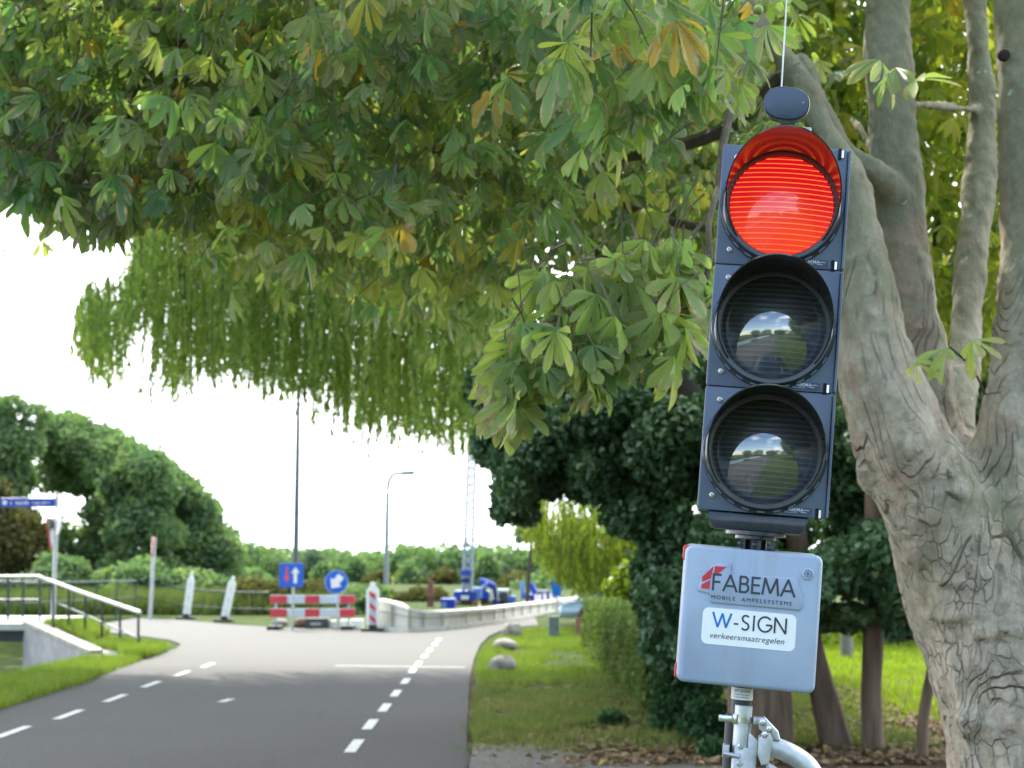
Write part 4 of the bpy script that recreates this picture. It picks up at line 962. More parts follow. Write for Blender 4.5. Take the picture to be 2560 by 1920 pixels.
# coupler and curved tube to the right
mb = MB()
mb.box((xp + .034, .004, zb2 - .072), (xp + .043, .034, zb2 - .058), bev=.002)
mb.slab([(xp + .04, zb2 - .058), (xp + .056, zb2 - .056), (xp + .085, zb2 - .082), (xp + .09, zb2 - .098), (xp + .078, zb2 - .1), (xp + .046, zb2 - .08)], .0, .03, None, .003)
mb.slab([(xp + .046, zb2 - .098), (xp + .066, zb2 - .082), (xp + .076, zb2 - .098), (xp + .07, zb2 - .148), (xp + .055, zb2 - .152), (xp + .046, zb2 - .13)], -.004, .045, None, .004)
mb.slab([(xp + .062, zb2 - .145), (xp + .078, zb2 - .15), (xp + .09, zb2 - .158), (xp + .08, zb2 - .17), (xp + .068, zb2 - .165)], .0, .03, None, .003)
cp = mb.build('coupler', galp, sig, 30)
for bxx, bzz in ((.052, -.066), (.066, -.078), (.058, -.09)):
    mb = MB(); mb.lathe([(.007, 0), (.007, .006), (.003, .007), (.003, .016), (0, .016)], 6, T(xp + bxx, zb2 + bzz, 0), 'Y'); mb.build('bolt', chrome, cp, 30)
tb_ = spline([(xp + .055, .02, zb2 - .108), (xp + .085, .02, zb2 - .116), (xp + .12, .02, zb2 - .128), (xp + .15, .02, zb2 - .148), (xp + .17, .02, zb2 - .18), (xp + .178, .02, zb2 - .22), (xp + .18, .02, zb2 - .32), (xp + .18, .02, zb2 - .95)], 6)
mb = MB(); mb.tube(tb_, .0205, 24); mb.build('bent_tube', galp, sig, True)
mb = MB(); mb.tube([(-.32, .05, .03), (.5, .05, .03)], .03, 12); mb.tube([(xp + .013, -.4, .03), (xp + .013, .5, .03)], .03, 12); mb.build('base_frame', galp, sig, 40)
# ================================================================== TREES
bark, t, bs, o = newmat('chestnut_bark')
tcn = nd(t, 'ShaderNodeTexCoord'); mpn = nd(t, 'ShaderNodeMapping'); mpn.inputs['Scale'].default_value = (1, 1, .5); lk(t, tcn.outputs['Object'], mpn.inputs[0]); vec = mpn.outputs[0]
n1 = noise(t, 3.2, 6, vec); n2 = noise(t, 26, 6, vec, .65)
nw = nd(t, 'ShaderNodeTexNoise'); nw.inputs['Scale'].default_value = 3.2; nw.inputs['Detail'].default_value = 4; lk(t, vec, nw.inputs['Vector'])
# wandering contour cracks: level sets of a distorted noise field
lev = math_(t, 'FRACT', math_(t, 'MULTIPLY', noise(t, 3.0, 2.2, vec, .42, dist=.55), 15.))
crack = nd(t, 'ShaderNodeMapRange'); crack.inputs['From Min'].default_value = .2; crack.inputs['From Max'].default_value = .0; lk(t, lev, crack.inputs['Value'])
vo = nd(t, 'ShaderNodeTexVoronoi', feature='DISTANCE_TO_EDGE'); vo.inputs['Scale'].default_value = 19
va = nd(t, 'ShaderNodeVectorMath', operation='MULTIPLY_ADD'); lk(t, nw.outputs['Color'], va.inputs[0]); va.inputs[1].default_value = (.22, .22, .22); lk(t, vec, va.inputs[2]); lk(t, va.outputs[0], vo.inputs['Vector'])
c2 = nd(t, 'ShaderNodeMapRange'); c2.inputs['From Min'].default_value = .045; c2.inputs['From Max'].default_value = .0; lk(t, vo.outputs['Distance'], c2.inputs['Value'])
sp = nd(t, 'ShaderNodeSeparateXYZ'); gpn = nd(t, 'ShaderNodeNewGeometry'); lk(t, gpn.outputs['Position'], sp.inputs[0])
hi = nd(t, 'ShaderNodeMapRange', interpolation_type='SMOOTHSTEP'); hi.inputs['From Min'].default_value = 2.5; hi.inputs['From Max'].default_value = 1.35; lk(t, math_(t, 'MULTIPLY_ADD', math_(t, 'SUBTRACT', n1, .5), 1.6, sp.outputs['Z']), hi.inputs['Value'])
zone = nd(t, 'ShaderNodeMapRange', interpolation_type='SMOOTHSTEP'); zone.inputs['From Min'].default_value = 3.0; zone.inputs['From Max'].default_value = 2.0; lk(t, math_(t, 'MULTIPLY_ADD', math_(t, 'SUBTRACT', n1, .5), 2., sp.outputs['Z']), zone.inputs['Value'])
brk = nd(t, 'ShaderNodeMapRange', interpolation_type='SMOOTHSTEP'); brk.inputs['From Min'].default_value = .40; brk.inputs['From Max'].default_value = .62; lk(t, noise(t, 7.5, 4), brk.inputs['Value'])
ck = math_(t, 'MULTIPLY', math_(t, 'MULTIPLY_ADD', brk.outputs[0], .85, .15), math_(t, 'MAXIMUM', math_(t, 'MULTIPLY', crack.outputs[0], math_(t, 'MULTIPLY', zone.outputs[0], .95)), math_(t, 'MULTIPLY', c2.outputs[0], math_(t, 'MULTIPLY', hi.outputs[0], .45))))
base_ = ramp(t, [(.25, (.32, .27, .20)), (.5, (.50, .43, .33)), (.75, (.66, .55, .44))], n1)
base_ = mixc(t, .55, base_, ramp(t, [(.3, (.28, .24, .18)), (.7, (.68, .60, .48))], n2))
mot = nd(t, 'ShaderNodeMapRange', interpolation_type='SMOOTHSTEP'); mot.inputs['From Min'].default_value = .44; mot.inputs['From Max'].default_value = .62; lk(t, noise(t, 9, 8, None, .75), mot.inputs['Value'])
base_ = mixc(t, math_(t, 'MULTIPLY', mot.outputs[0], .5), base_, (.19, .17, .13))
mossm = nd(t, 'ShaderNodeMapRange', interpolation_type='SMOOTHSTEP'); mossm.inputs['From Min'].default_value = .46; mossm.inputs['From Max'].default_value = .64; lk(t, noise(t, 2.1, 5), mossm.inputs['Value'])
upshade = nd(t, 'ShaderNodeMapRange', interpolation_type='SMOOTHSTEP'); upshade.inputs['From Min'].default_value = 1.6; upshade.inputs['From Max'].default_value = 3.4; lk(t, sp.outputs['Z'], upshade.inputs['Value'])  # shade on the upper stems painted in with the moss colour
base_ = mixc(t, math_(t, 'MULTIPLY', math_(t, 'MAXIMUM', mossm.outputs[0], upshade.outputs[0]), .75), base_, (.16, .165, .095))
lich = math_(t, 'MULTIPLY', math_(t, 'GREATER_THAN', noise(t, 16, 5), .67), math_(t, 'GREATER_THAN', noise(t, 3.3, 2), .52))
base_ = mixc(t, lich, base_, (.36, .47, .38))
pk = math_(t, 'MULTIPLY', math_(t, 'GREATER_THAN', noise(t, 4.4, 3), .60), .35); base_ = mixc(t, pk, base_, (.36, .22, .17))
lk(t, mixc(t, math_(t, 'MULTIPLY', ck, .28), base_, (.09, .08, .06)), bs.inputs['Base Color']); bs.inputs['Roughness'].default_value = .9; bs.inputs['Specular IOR Level'].default_value = .25
hgt = math_(t, 'SUBTRACT', math_(t, 'ADD', math_(t, 'MULTIPLY', lev, .5), math_(t, 'MULTIPLY', n2, .8)), math_(t, 'MULTIPLY', ck, 1.5)); bump(t, bs, hgt, 1.0, .02)
dkbark = M('dark_bark', (.05, .042, .03), .9, var=.4, scale=18, bmp=.8, bd=.02)
browntrunk, t, bs, o = newmat('yew_bark')
tcn = nd(t, 'ShaderNodeTexCoord'); mpn = nd(t, 'ShaderNodeMapping'); mpn.inputs['Scale'].default_value = (1, 1, .12); lk(t, tcn.outputs['Object'], mpn.inputs[0])
nn_ = noise(t, 14, 6, mpn.outputs[0]); lk(t, ramp(t, [(.3, (.07, .045, .03)), (.5, (.15, .10, .07)), (.75, (.25, .18, .13))], nn_), bs.inputs['Base Color']); bs.inputs['Roughness'].default_value = .9; bump(t, bs, nn_, .9, .02)

ches = thing('horse_chestnut_tree', 'big horse chestnut tree with forked grey trunk at right and leaves spreading over the road', 'tree', (at(2620, 1500, 6.0).x, 6.0, 0))
def limb(mb, pts, n=20, seg=7):
    """pts: (px, py, Y, radius px)"""
    q = [(*at(a, b, Y), r_ / ppm(Y)) for a, b, Y, r_ in pts]; s_ = spline(q, seg)
    mb.tube([v[:3] for v in s_], [max(.004, v[3]) for v in s_], n)
tk = MB()
limb(tk, [(2640, 2480, 6.0, 300), (2618, 2200, 6.0, 245), (2585, 1900, 6.0, 205), (2500, 1600, 6.0, 190), (2425, 1400, 6.0, 182), (2370, 1250, 5.98, 165), (2330, 1130, 5.95, 120)], 40)
limb(tk, [(2440, 1480, 5.9, 150), (2335, 1250, 5.8, 135), (2262, 1120, 5.75, 125), (2210, 980, 5.72, 108), (2175, 830, 5.72, 88), (2150, 650, 5.75, 70), (2118, 480, 5.8, 62), (2060, 330, 5.85, 40), (1985, 190, 5.9, 33), (1900, 60, 6.0, 29), (1780, -80, 6.1, 27)], 30)
limb(tk, [(2440, 1450, 6.1, 120), (2385, 1250, 6.1, 95), (2340, 1080, 6.1, 76), (2305, 900, 6.1, 70), (2278, 780, 6.1, 70), (2248, 560, 6.12, 66), (2232, 300, 6.15, 62), (2218, 0, 6.2, 58), (2205, -350, 6.3, 50), (2150, -700, 6.5, 35)], 28)
limb(tk, [(2500, 1560, 5.9, 150), (2475, 1330, 5.85, 120), (2510, 1180, 5.82, 100), (2545, 1050, 5.8, 98), (2575, 900, 5.8, 96), (2596, 700, 5.8, 94), (2588, 350, 5.8, 92), (2566, 0, 5.85, 84), (2560, -400, 5.9, 70), (2600, -800, 6.1, 50)], 28)
limb(tk, [(2400, 1350, 6.2, 80), (2385, 1100, 6.4, 50), (2405, 900, 6.6, 44), (2424, 700, 6.75, 45), (2450, 450, 6.9, 40), (2455, 250, 6.95, 31), (2437, 0, 7.0, 27), (2420, -400, 7.1, 22)], 20)
limb(tk, [(2262, 520, 6.1, 40), (2200, 440, 6.0, 38), (2120, 380, 5.98, 34), (2040, 260, 6.0, 34), (1990, 150, 6.1, 26)], 18)
limb(tk, [(2240, 262, 6.15, 20), (2330, 264, 6.4, 15), (2440, 275, 6.9, 14)], 12)
limb(tk, [(2248, 470, 6.1, 30), (2190, 380, 6.3, 17), (2130, 300, 6.5, 14)], 10)
for q in ((2305, 822, 6.02, 34), (2300, 650, 6.04, 20), (2268, 870, 5.66, 26), (2200, 990, 5.66, 48), (2540, 1255, 5.75, 60), (2180, 1180, 5.72, 40), (2450, 1800, 5.85, 60)):
    c = at(q[0], q[1], q[2]); r_ = q[3] / ppm(q[2]); tk.tube([c + Vector((0, .05, -r_)), c + Vector((-.3 * r_, -.02, 0)), c + Vector((0, .05, r_))], [r_ * .6, r_ * .9, r_ * .6], 12)
trunk = tk.build('trunk', bark, ches, world=True)
md = trunk.modifiers.new('remesh', 'REMESH'); md.mode = 'VOXEL'; md.voxel_size = .016; md.use_smooth_shade = True
md = trunk.modifiers.new('smooth', 'SMOOTH'); md.factor = .6; md.iterations = 7
tx = bpy.data.textures.new('bark_lumps', 'CLOUDS'); tx.noise_scale = .28; tx.noise_depth = 4
md = trunk.modifiers.new('lumps', 'DISPLACE'); md.texture = tx; md.strength = .05; md.mid_level = .5; md.texture_coords = 'LOCAL'
tx = bpy.data.textures.new('bark_ridges', 'CLOUDS'); tx.noise_scale = .035; tx.noise_depth = 3
md = trunk.modifiers.new('ridges', 'DISPLACE'); md.texture = tx; md.strength = .012; md.mid_level = .5; md.texture_coords = 'LOCAL'
# knot hole
c = at(2512, 136, 5.725); mb = MB(); mb.lathe([(.023, -.02), (.021, .0), (.012, .003), (0, .003)], 16, Matrix.Translation(c + Vector((0, 0, 0))) , 'Y'); mb.build('knot_hole', M('hole_black', (.01, .008, .006), .9), ches, True, world=True)

# limbs that carry the canopy
br = MB()
BR = [
    [(1980, 170, 6.0, 26), (1800, 330, 6.6, 20), (1500, 395, 7.2, 17), (1180, 372, 7.6, 14), (960, 372, 8.0, 12), (830, 366, 8.3, 9), (640, 440, 8.6, 6)],
    [(2100, 420, 6.0, 22), (1900, 560, 6.8, 14), (1700, 560, 7.4, 11), (1400, 470, 8, 9), (1150, 520, 8.6, 7), (950, 560, 9.0, 5)],
    [(1780, -80, 6.1, 22), (1500, -60, 6.4, 17), (1180, -20, 6.8, 12), (1000, 60, 7, 9), (820, 190, 7.3, 7), (640, 300, 7.6, 5), (520, 420, 7.8, 4)],
    [(1180, -20, 6.8, 12), (1000, -60, 6.6, 9), (700, -10, 6.6, 8), (520, 30, 6.8, 8), (440, 120, 7, 7), (350, 210, 7.1, 6), (320, 300, 7.2, 4), (300, 380, 7.3, 3)],
    [(700, -10, 6.6, 7), (540, 130, 6.8, 4), (400, 250, 7, 3)], [(520, 30, 6.8, 6), (300, 20, 7, 5), (0, 30, 7.2, 4), (-200, 80, 7.4, 3)],
    [(1795, 470, 4.9, 9), (1772, 560, 4.75, 8), (1772, 660, 4.7, 8), (1740, 760, 4.65, 7), (1620, 800, 4.6, 6), (1480, 860, 4.6, 5), (1330, 930, 4.6, 3)],
    [(1775, 640, 4.7, 6), (1690, 690, 4.65, 5), (1560, 740, 4.6, 4), (1420, 790, 4.6, 3), (1300, 830, 4.6, 2.5)],
    [(1830, 480, 4.9, 5), (1790, 500, 4.85, 3), (1730, 600, 4.8, 3)],
    [(1900, 60, 5.6, 16), (1850, 200, 5.2, 13), (1810, 350, 5.0, 11), (1795, 470, 4.9, 9)],
    [(2205, -350, 6.3, 40), (1900, -500, 7, 32), (1300, -500, 8, 24), (600, -420, 9, 16), (0, -200, 9.5, 9), (-300, 60, 9.8, 5)],
    [(2150, -700, 6.5, 34), (1500, -900, 7.5, 24), (600, -900, 8, 16), (-200, -700, 8.5, 10)],
]
for b in BR:
    limb(br, b, 8, 5)
bo = br.build('branches', M('branch_bark', (.105, .09, .065), .9, var=.35, scale=18, bmp=.6, bd=.01), ches, True, world=True)

# canopy leaves --------------------------------------------------------------
stopsG = [(0, (0.062, 0.186, 0.086)), (.35, (0.140, 0.310, 0.132)), (.65, (0.233, 0.404, 0.124)), (.85, (0.373, 0.497, 0.116)), (.955, (0.559, 0.559, 0.124)), (.985, (0.750, 0.373, 0.047)), (1, (0.750, 0.435, 0.062))]
lf = leafmat('chestnut_leaf', stopsG, .5, .38, veins=True, brown=.62, spec=.8)
lowx = [-400, 0, 50, 110, 140, 200, 245, 280, 320, 400, 500, 600, 700, 800, 1000, 1100, 1200, 1280, 1400, 1500, 1600, 1700, 1800, 1900]
lowy = [380, 395, 520, 535, 500, 560, 590, 590, 540, 560, 600, 650, 690, 740, 800, 830, 790, 740, 640, 640, 600, 620, 640, 700]
def low(px): return np.interp(px, lowx, lowy)
TF = [palmate(FINE, (5, 6, 7, 5, 6, 7)[s_], (140, 165, 190, 120, 150, 175)[s_], (.1, .4, .25, .55, .2, .35)[s_], s_) for s_ in range(6)]; TC = [palmate(COARSE, 5 + s_ % 2, 150, .3, s_ + 9) for s_ in range(4)]
def world_of(px, py, Y):
    a = (px - 1280) / FPX; b = (960 - py) / FPX; dy = CP - b * SP; tt = Y / dy
    return np.stack([a * tt, Y, EYE + (SP + b * CP) * tt], axis=1)
def hang_leaves(name, hub, size, rnd, tm, mat, parent, down=.75, spread=.75):
    """hub = point each leaf hangs from"""
    n = len(hub); h = rng.uniform(0, 2 * math.pi, n)
    d = np.stack([np.cos(h) * spread, np.sin(h) * spread, -down + rng.normal(0, .32, n)], axis=1)
    up = np.tile([0, 0, 1.], (n, 1)) + rng.normal(0, .35, (n, 3))
    fr = frames_from(d, up); obs = []
    which = rng.integers(0, len(tm), n)
    for k, tp in enumerate(tm):
        s_ = which == k
        if s_.any(): obs.append((tp, hub[s_], fr[s_], size[s_], rnd[s_]))
    return obs
def join_parts(name, groups, mat, parent):
    """several templates -> one object"""
    import bmesh
    os_ = [inst_mesh(name, g[0], g[1], g[2], g[3], g[4], mat) for g in groups]
    if len(os_) == 1: o = os_[0]
    else:
        V = []; LV = []; LS = []; LT = []; RN = []; UV = []; vo_ = 0; lo = 0
        for q in os_:
            me = q.data; n = len(me.vertices); a = np.empty(n * 3, np.float32); me.vertices.foreach_get('co', a); V.append(a)
            nl = len(me.loops); b = np.empty(nl, np.int32); me.loops.foreach_get('vertex_index', b); LV.append(b + vo_)
            np_ = len(me.polygons); c = np.empty(np_, np.int32); me.polygons.foreach_get('loop_start', c); LS.append(c + lo); c = np.empty(np_, np.int32); me.polygons.foreach_get('loop_total', c); LT.append(c)
            r_ = np.empty(n, np.float32); me.attributes['rnd'].data.foreach_get('value', r_); RN.append(r_)
            u = np.empty(nl * 2, np.float32); me.uv_layers[0].data.foreach_get('uv', u); UV.append(u); vo_ += n; lo += nl
            bpy.data.objects.remove(q); bpy.data.meshes.remove(me)
        me = bpy.data.meshes.new(name); V = np.concatenate(V); LV = np.concatenate(LV); LS = np.concatenate(LS); LT = np.concatenate(LT)
        me.vertices.add(len(V) // 3); me.vertices.foreach_set('co', V); me.loops.add(len(LV)); me.loops.foreach_set('vertex_index', LV)
        me.polygons.add(len(LS)); me.polygons.foreach_set('loop_start', LS); me.polygons.foreach_set('loop_total', LT); me.update(calc_edges=True)
        a = me.attributes.new('rnd', 'FLOAT', 'POINT'); a.data.foreach_set('value', np.concatenate(RN)); uv = me.uv_layers.new(name='UVMap'); uv.data.foreach_set('uv', np.concatenate(UV))
        o = bpy.data.objects.new(name, me); col.objects.link(o); me.materials.append(mat)
    if parent:
        o.parent = parent; bpy.context.view_layer.update(); o.matrix_parent_inverse = parent.matrix_world.inverted()
    return o
groups = []; twigs = MB()
# near spray in front of the dark evergreen
near = [(1665, 640), (1590, 680), (1490, 745), (1375, 760), (1310, 850), (1275, 890), (1520, 800), (1500, 880), (1440, 840), (1560, 870), (1290, 985), (1650, 780), (1690, 850), (1725, 790), (1700, 690), (1405, 690), (1360, 690), (1750, 700), (1600, 810), (1345, 930), (1420, 895), (1455, 930), (1660, 890), (1262, 960), (1240, 900), (1275, 1030), (1500, 950), (1330, 800), (1540, 640), (1620, 620), (1700, 610), (1280, 850), (1365, 840), (1470, 690), (1255, 930)]
near = [(x + random.uniform(-26, 26), y + random.uniform(-24, 20)) for x, y in near for _ in range(4)]
pa = np.array(near, float); Yn = 4.6 + rng.normal(0, .12, len(pa)); hub = world_of(pa[:, 0], pa[:, 1], Yn)
groups += hang_leaves('', hub, rng.uniform(.092, .128, len(pa)), rng.uniform(.35, .9, len(pa)), TF, lf, None, .85, .6)  # lighter leaf tones stand in for skylight from the open side
def twig(p, L_=None):
    L_ = L_ or random.uniform(.15, .35); q = Vector(p); d = Vector((random.uniform(-.3, 1), random.uniform(-.5, .5), random.uniform(.2, .9))).normalized()
    twigs.tube([q, q + d * L_ * .5 + Vector((0, 0, .02)), q + d * L_], [.002, .003, .004], 4, cap=False)
for p in hub[::2]: twig(p, .16)
edge = [(60, 470), (100, 480), (140, 495), (30, 430), (180, 520), (225, 535), (268, 560), (90, 430), (160, 450), (205, 470), (20, 380), (130, 410), (60, 400), (245, 500), (300, 520), (340, 500)]
edge = np.array([(x + random.uniform(-18, 18), y + random.uniform(-22, 12)) for x, y in edge for _ in range(5)]); hub2 = world_of(edge[:, 0], edge[:, 1], rng.uniform(6.2, 7.0, len(edge))); groups += hang_leaves('', hub2, rng.uniform(.09, .13, len(edge)), rng.uniform(0, .6, len(edge)), TF, lf, None, .7, .7)
for p in hub2: twig(p)
# sprays through the canopy volume
def clusters(n, px0, px1, ytop, Y0, Y1, per, size, spread_, margin=0, lowf=low, rmax=1., rmin=0.):
    px = rng.uniform(px0, px1, n); Y = rng.uniform(Y0, Y1, n); lo = lowf(px) - margin - np.abs(rng.normal(0, 10, n))
    py = lo - (lo - ytop) * rng.uniform(0, 1, n) ** .9
    c = world_of(px, py, Y); hubs = np.repeat(c, per, 0) + rng.normal(0, 1, (n * per, 3)) * np.array([spread_, spread_, spread_ * .6])
    # keep the hub above the low line at its own place
    r_ = np.clip(np.repeat(rng.uniform(rmin, rmax, n), per) + rng.normal(0, .12, n * per), 0, .93)
    odd = rng.uniform(0, 1, n * per) < .035; r_[odd] = rng.uniform(.95, 1, odd.sum())
    return c, hubs, rng.uniform(size * .65, size * 1.22, n * per), r_
for args, tm in (((34, 1440, 1880, -60, 4.1, 4.9, 5, .105, .10, 330, low, .9, .3), TF), ((24, 700, 1440, -60, 4.8, 5.6, 5, .105, .12, 480, low, .6, .1), TF),
                 ((240, 480, 1850, -150, 5.4, 7.2, 6, .105, .15, 150), TF), ((260, -350, 700, -150, 6.2, 8.4, 6, .10, .16, 50), TF),
                 ((640, -300, 1900, -150, 7.0, 9.5, 6, .11, .2, 70), TF)):
    c, hubs, sz, rn = clusters(*args); groups += hang_leaves('', hubs, sz, rn, tm, lf, None, .75, .7)
    for p in hubs[::5]: twig(p)
crown = join_parts('crown', groups, lf, ches)
groups = []
c, hubs, sz, rn = clusters(420, 1100, 1950, -200, 9.5, 12.5, 5, .15, .25, 70, low, .75, .1); groups += hang_leaves('', hubs, sz, rn, TC, lf, None, .75, .7)
c, hubs, sz, rn = clusters(460, 250, 1150, -200, 9.5, 12.5, 5, .15, .25, 70, low, .95, .62); groups += hang_leaves('', hubs, sz, rn, TC, lf, None, .75, .7)  # back left leaves coloured yellow green to imitate sun shining through
join_right = None
c, hubs, sz, rn = clusters(640, 1850, 2700, -200, 8.5, 12.5, 5, .135, .22, 60, lambda x: np.interp(x, [1850, 2250, 2450, 2700], [880, 900, 980, 980]), .97, .68); rightg = hang_leaves('', hubs, sz, rn, TC, lf, None, .7, .75)
# unseen crown above the frame, filled in to shade the road and the signal
n = 650; th = rng.uniform(0, 2 * math.pi, n); rr = np.sqrt(rng.uniform(0, 1, n)); X = -.4 + 5.2 * rr * np.cos(th); Yy = 7.5 + 5.2 * rr * np.sin(th); Z = 6.0 + rng.uniform(0, 1, n) * 3.4 * np.sqrt(np.clip(1 - rr ** 2, .05, 1)); hubs = np.stack([X, Yy, Z], 1)
bl_ = rdir(260) * 1.3 * rng.uniform(.3, 1, (260, 1)) + np.array([-1.2, 5.7, 5.7]); hubs = hubs[Z > EYE + Yy * .42]; hubs = np.concatenate([hubs, bl_[bl_[:, 2] > EYE + bl_[:, 1] * .43]])
hubs = np.repeat(hubs, 3, 0) + rng.normal(0, .3, (len(hubs) * 3, 3)); groups += hang_leaves('', hubs, rng.uniform(.2, .28, len(hubs)), rng.uniform(.1, .8, len(hubs)), TC, lf, None, .6, .8)
crown2 = join_parts('crown', groups, lf, ches)
mapl = thing('maple_tree', 'yellowing maple whose sunlit leaves show between the chestnut stems', 'tree', (4.3, 11.2, 0))
join_parts('crown', rightg, leafmat('backlit_yellow_leaf', [(0, (.06, .12, .03)), (.7, (.11, .17, .035)), (.8, (.2, .26, .04)), (.9, (.34, .38, .05)), (.96, (.5, .40, .06)), (1, (.62, .30, .05))], .5, .6, spec=.2), mapl)  # yellow tones brightened, backlight put into the leaf colour
mb = MB(); mb.tube([(4.3, 11.2, -.1), (4.2, 11.2, 2.5), (3.9, 11, 5)], [.2, .15, .08], 12); limb(mb, [(2330, 700, 11, 10), (2370, 300, 11, 8), (2400, 60, 11, 6), (2420, -200, 11, 4)], 8); limb(mb, [(2335, 640, 11, 6), (2385, 420, 11, 4), (2400, 250, 11, 3)], 8); mb.build('trunk', dkbark, mapl, True, world=True)
twigs.build('twigs', M('twig_bark', (.13, .105, .075), .85, var=.3), ches, world=True)
# the small sprig in front of the trunk and one across stem B
sg = []
for px, py, Y in ((2375, 870, 5.2), (2435, 850, 5.2), (2290, 905, 5.2), (2200, 150, 5.0), (2240, 170, 5.05), (2290, 200, 5.1)):
    h = at(px, py, Y); sg.append(tuple(h))
sg = np.array(sg); spr = hang_leaves('', sg, np.array([.13, .11, .08, .15, .14, .13]), np.array([.8, .9, .93, .2, .4, .6]), TF, lf, None, .6, .5)
sp_o = None
fsel = lambda gs, m_: [(g[0], g[1][k_], g[2][k_], g[3][k_], g[4][k_]) for g in gs for k_ in [m_(g[1])] if k_.any()]
join_parts('leaf_sprig', fsel(spr, lambda P3: P3[:, 2] > 2.6), lf, ches); sp_o = join_parts('leaf_sprig', fsel(spr, lambda P3: P3[:, 2] <= 2.6), lf, ches)
tw2 = MB(); limb(tw2, [(2462, 985, 5.3, 3), (2430, 920, 5.25, 2.5), (2375, 868, 5.2, 2)], 5, 4); limb(tw2, [(2500, 980, 5.4, 3), (2462, 985, 5.3, 3)], 5, 3); tw2.build('twigs', dkbark, sp_o, world=True)
conk = M('conker_green', (.22, .30, .06), .5, var=.2, scale=40)
for px, py, Y, r_ in ((1748, 118, 4.5, 14), (1896, 25, 4.4, 13), (1412, 1045, 4.62, 14)):
    mb = MB(); R0 = r_ / ppm(Y); mb.lathe([(R0 * math.sin(a), -R0 * math.cos(a)) for a in np.linspace(0.02, math.pi - .02, 10)], 16, Matrix.Translation(at(px, py, Y))); mb.build('conker', conk, ches, True, world=True)

# ---------------------------------------------------------------- generic blob trees with small leaf faces
def blob_points(lobes, n, shell=.55):
    w_ = np.array([l[3] * l[4] * l[5] for l in lobes]); w_ = w_ ** .75; idx = rng.choice(len(lobes), n, p=w_ / w_.sum()); L_ = np.array(lobes)[idx]
    d = rdir(n); r_ = 1 - np.abs(rng.normal(0, 1, n)) * (1 - shell) * .5; r_ = np.clip(r_, .1, 1.1) * (1 + rng.normal(0, .09, n))
    return L_[:, :3] + d * L_[:, 3:] * r_[:, None], d
def leafcloud(name, P_, size, mat, parent, rmap=None, down=0.0, jit=.6):
    n = len(P_); d = rdir(n); d[:, 2] -= down; fr = frames_from(d, rdir(n))
    cl = np.sin(P_[:, 0] * 2.1 + P_[:, 2] * 1.3) * .5 + np.sin(P_[:, 1] * 1.7 - P_[:, 2] * 2.3 + 1) * .5
    rn = np.clip(.5 + .22 * cl + rng.normal(0, .16, n), 0, 1) if rmap is None else rmap
    o = inst_mesh(name, QUAD, P_, fr, rng.uniform(size * .7, size * 1.3, n), rn, mat)
    if parent: o.parent = parent; bpy.context.view_layer.update(); o.matrix_parent_inverse = parent.matrix_world.inverted()
    return o
far_leaf = leafmat('far_leaf', [(0, (0.083, 0.149, 0.083)), (.4, (0.144, 0.221, 0.110)), (.75, (0.221, 0.298, 0.128)), (1, (0.320, 0.365, 0.155))], .35, .85, spec=.15)
olive_leaf = leafmat('olive_leaf', [(0, (.06, .065, .02)), (.5, (.12, .11, .04)), (1, (.2, .17, .07))], .3, .85, spec=.15)
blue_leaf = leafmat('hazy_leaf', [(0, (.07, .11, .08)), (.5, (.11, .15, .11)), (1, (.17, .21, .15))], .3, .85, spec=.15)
yew_leaf = leafmat('yew_leaf', [(0, (0.032, 0.084, 0.046)), (.5, (0.074, 0.155, 0.078)), (.85, (0.128, 0.230, 0.092)), (1, (0.298, 0.369, 0.116))], .15, .55, tint=(1, 1.2, .6))
bright_leaf = leafmat('bright_leaf', [(0, (.12, .18, .02)), (.5, (.22, .28, .02)), (1, (.4, .42, .03))], .4, .5)
ivy_leaf = leafmat('ivy_leaf', [(0, (.025, .065, .03)), (.5, (.05, .12, .045)), (1, (.12, .20, .07))], .2, .75, spec=.2)
hedge_leaf = leafmat('hedge_leaf', [(0, (.08, .12, .04)), (.5, (.14, .19, .055)), (1, (.24, .26, .09))], .3, .85, spec=.15)
def tree(name, label, cat, x, y, lobes, n, size, mat, trunk_r=.2, group=None, down=0, trunkm=None, sub=0):
    t_ = thing(name, label, cat, (x, y, 0), group=group); cl_ = lobes
    if sub:
        cl_ = [(a, b, c, p * .78, q * .78, r * .78) for (a, b, c, p, q, r) in lobes]
        for (a, b, c, p, q, r) in lobes:
            for _ in range(sub):
                dd = Vector((random.gauss(0, 1), random.gauss(0, 1), random.gauss(0, 1))).normalized() * random.uniform(.35, .85); s_ = random.uniform(.25, .48); cl_.append((a + dd.x * p, b + dd.y * q, c + dd.z * r, p * s_, q * s_, r * s_))
    P_, _ = blob_points(cl_, n, .35 if sub else .55); leafcloud('crown', P_, size, mat, t_, down=down)
    zc_ = sum(l[2] for l in lobes) / len(lobes); mb = MB()
    mb.tube([(x, y, -.1), (x + .02, y, zc_ * .4), (x - .03, y, zc_)], [trunk_r, trunk_r * .8, trunk_r * .4], 10)
    for l in lobes[:6]: mb.tube([(x, y, zc_ * .5), ((x + l[0]) / 2, (y + l[1]) / 2, zc_ * .45 + l[2] * .4), (l[0], l[1], l[2])], [trunk_r * .5, trunk_r * .35, trunk_r * .1], 6)
    mb.build('trunk', trunkm or dkbark, t_, True, world=True); return t_
def lobe(px, py, Y, rpx, rpy, ry=None): c = at(px, py, Y); k = 1 / ppm(Y); return (c.x, c.y, c.z, rpx * k, (ry if ry else rpx * k), rpy * k)
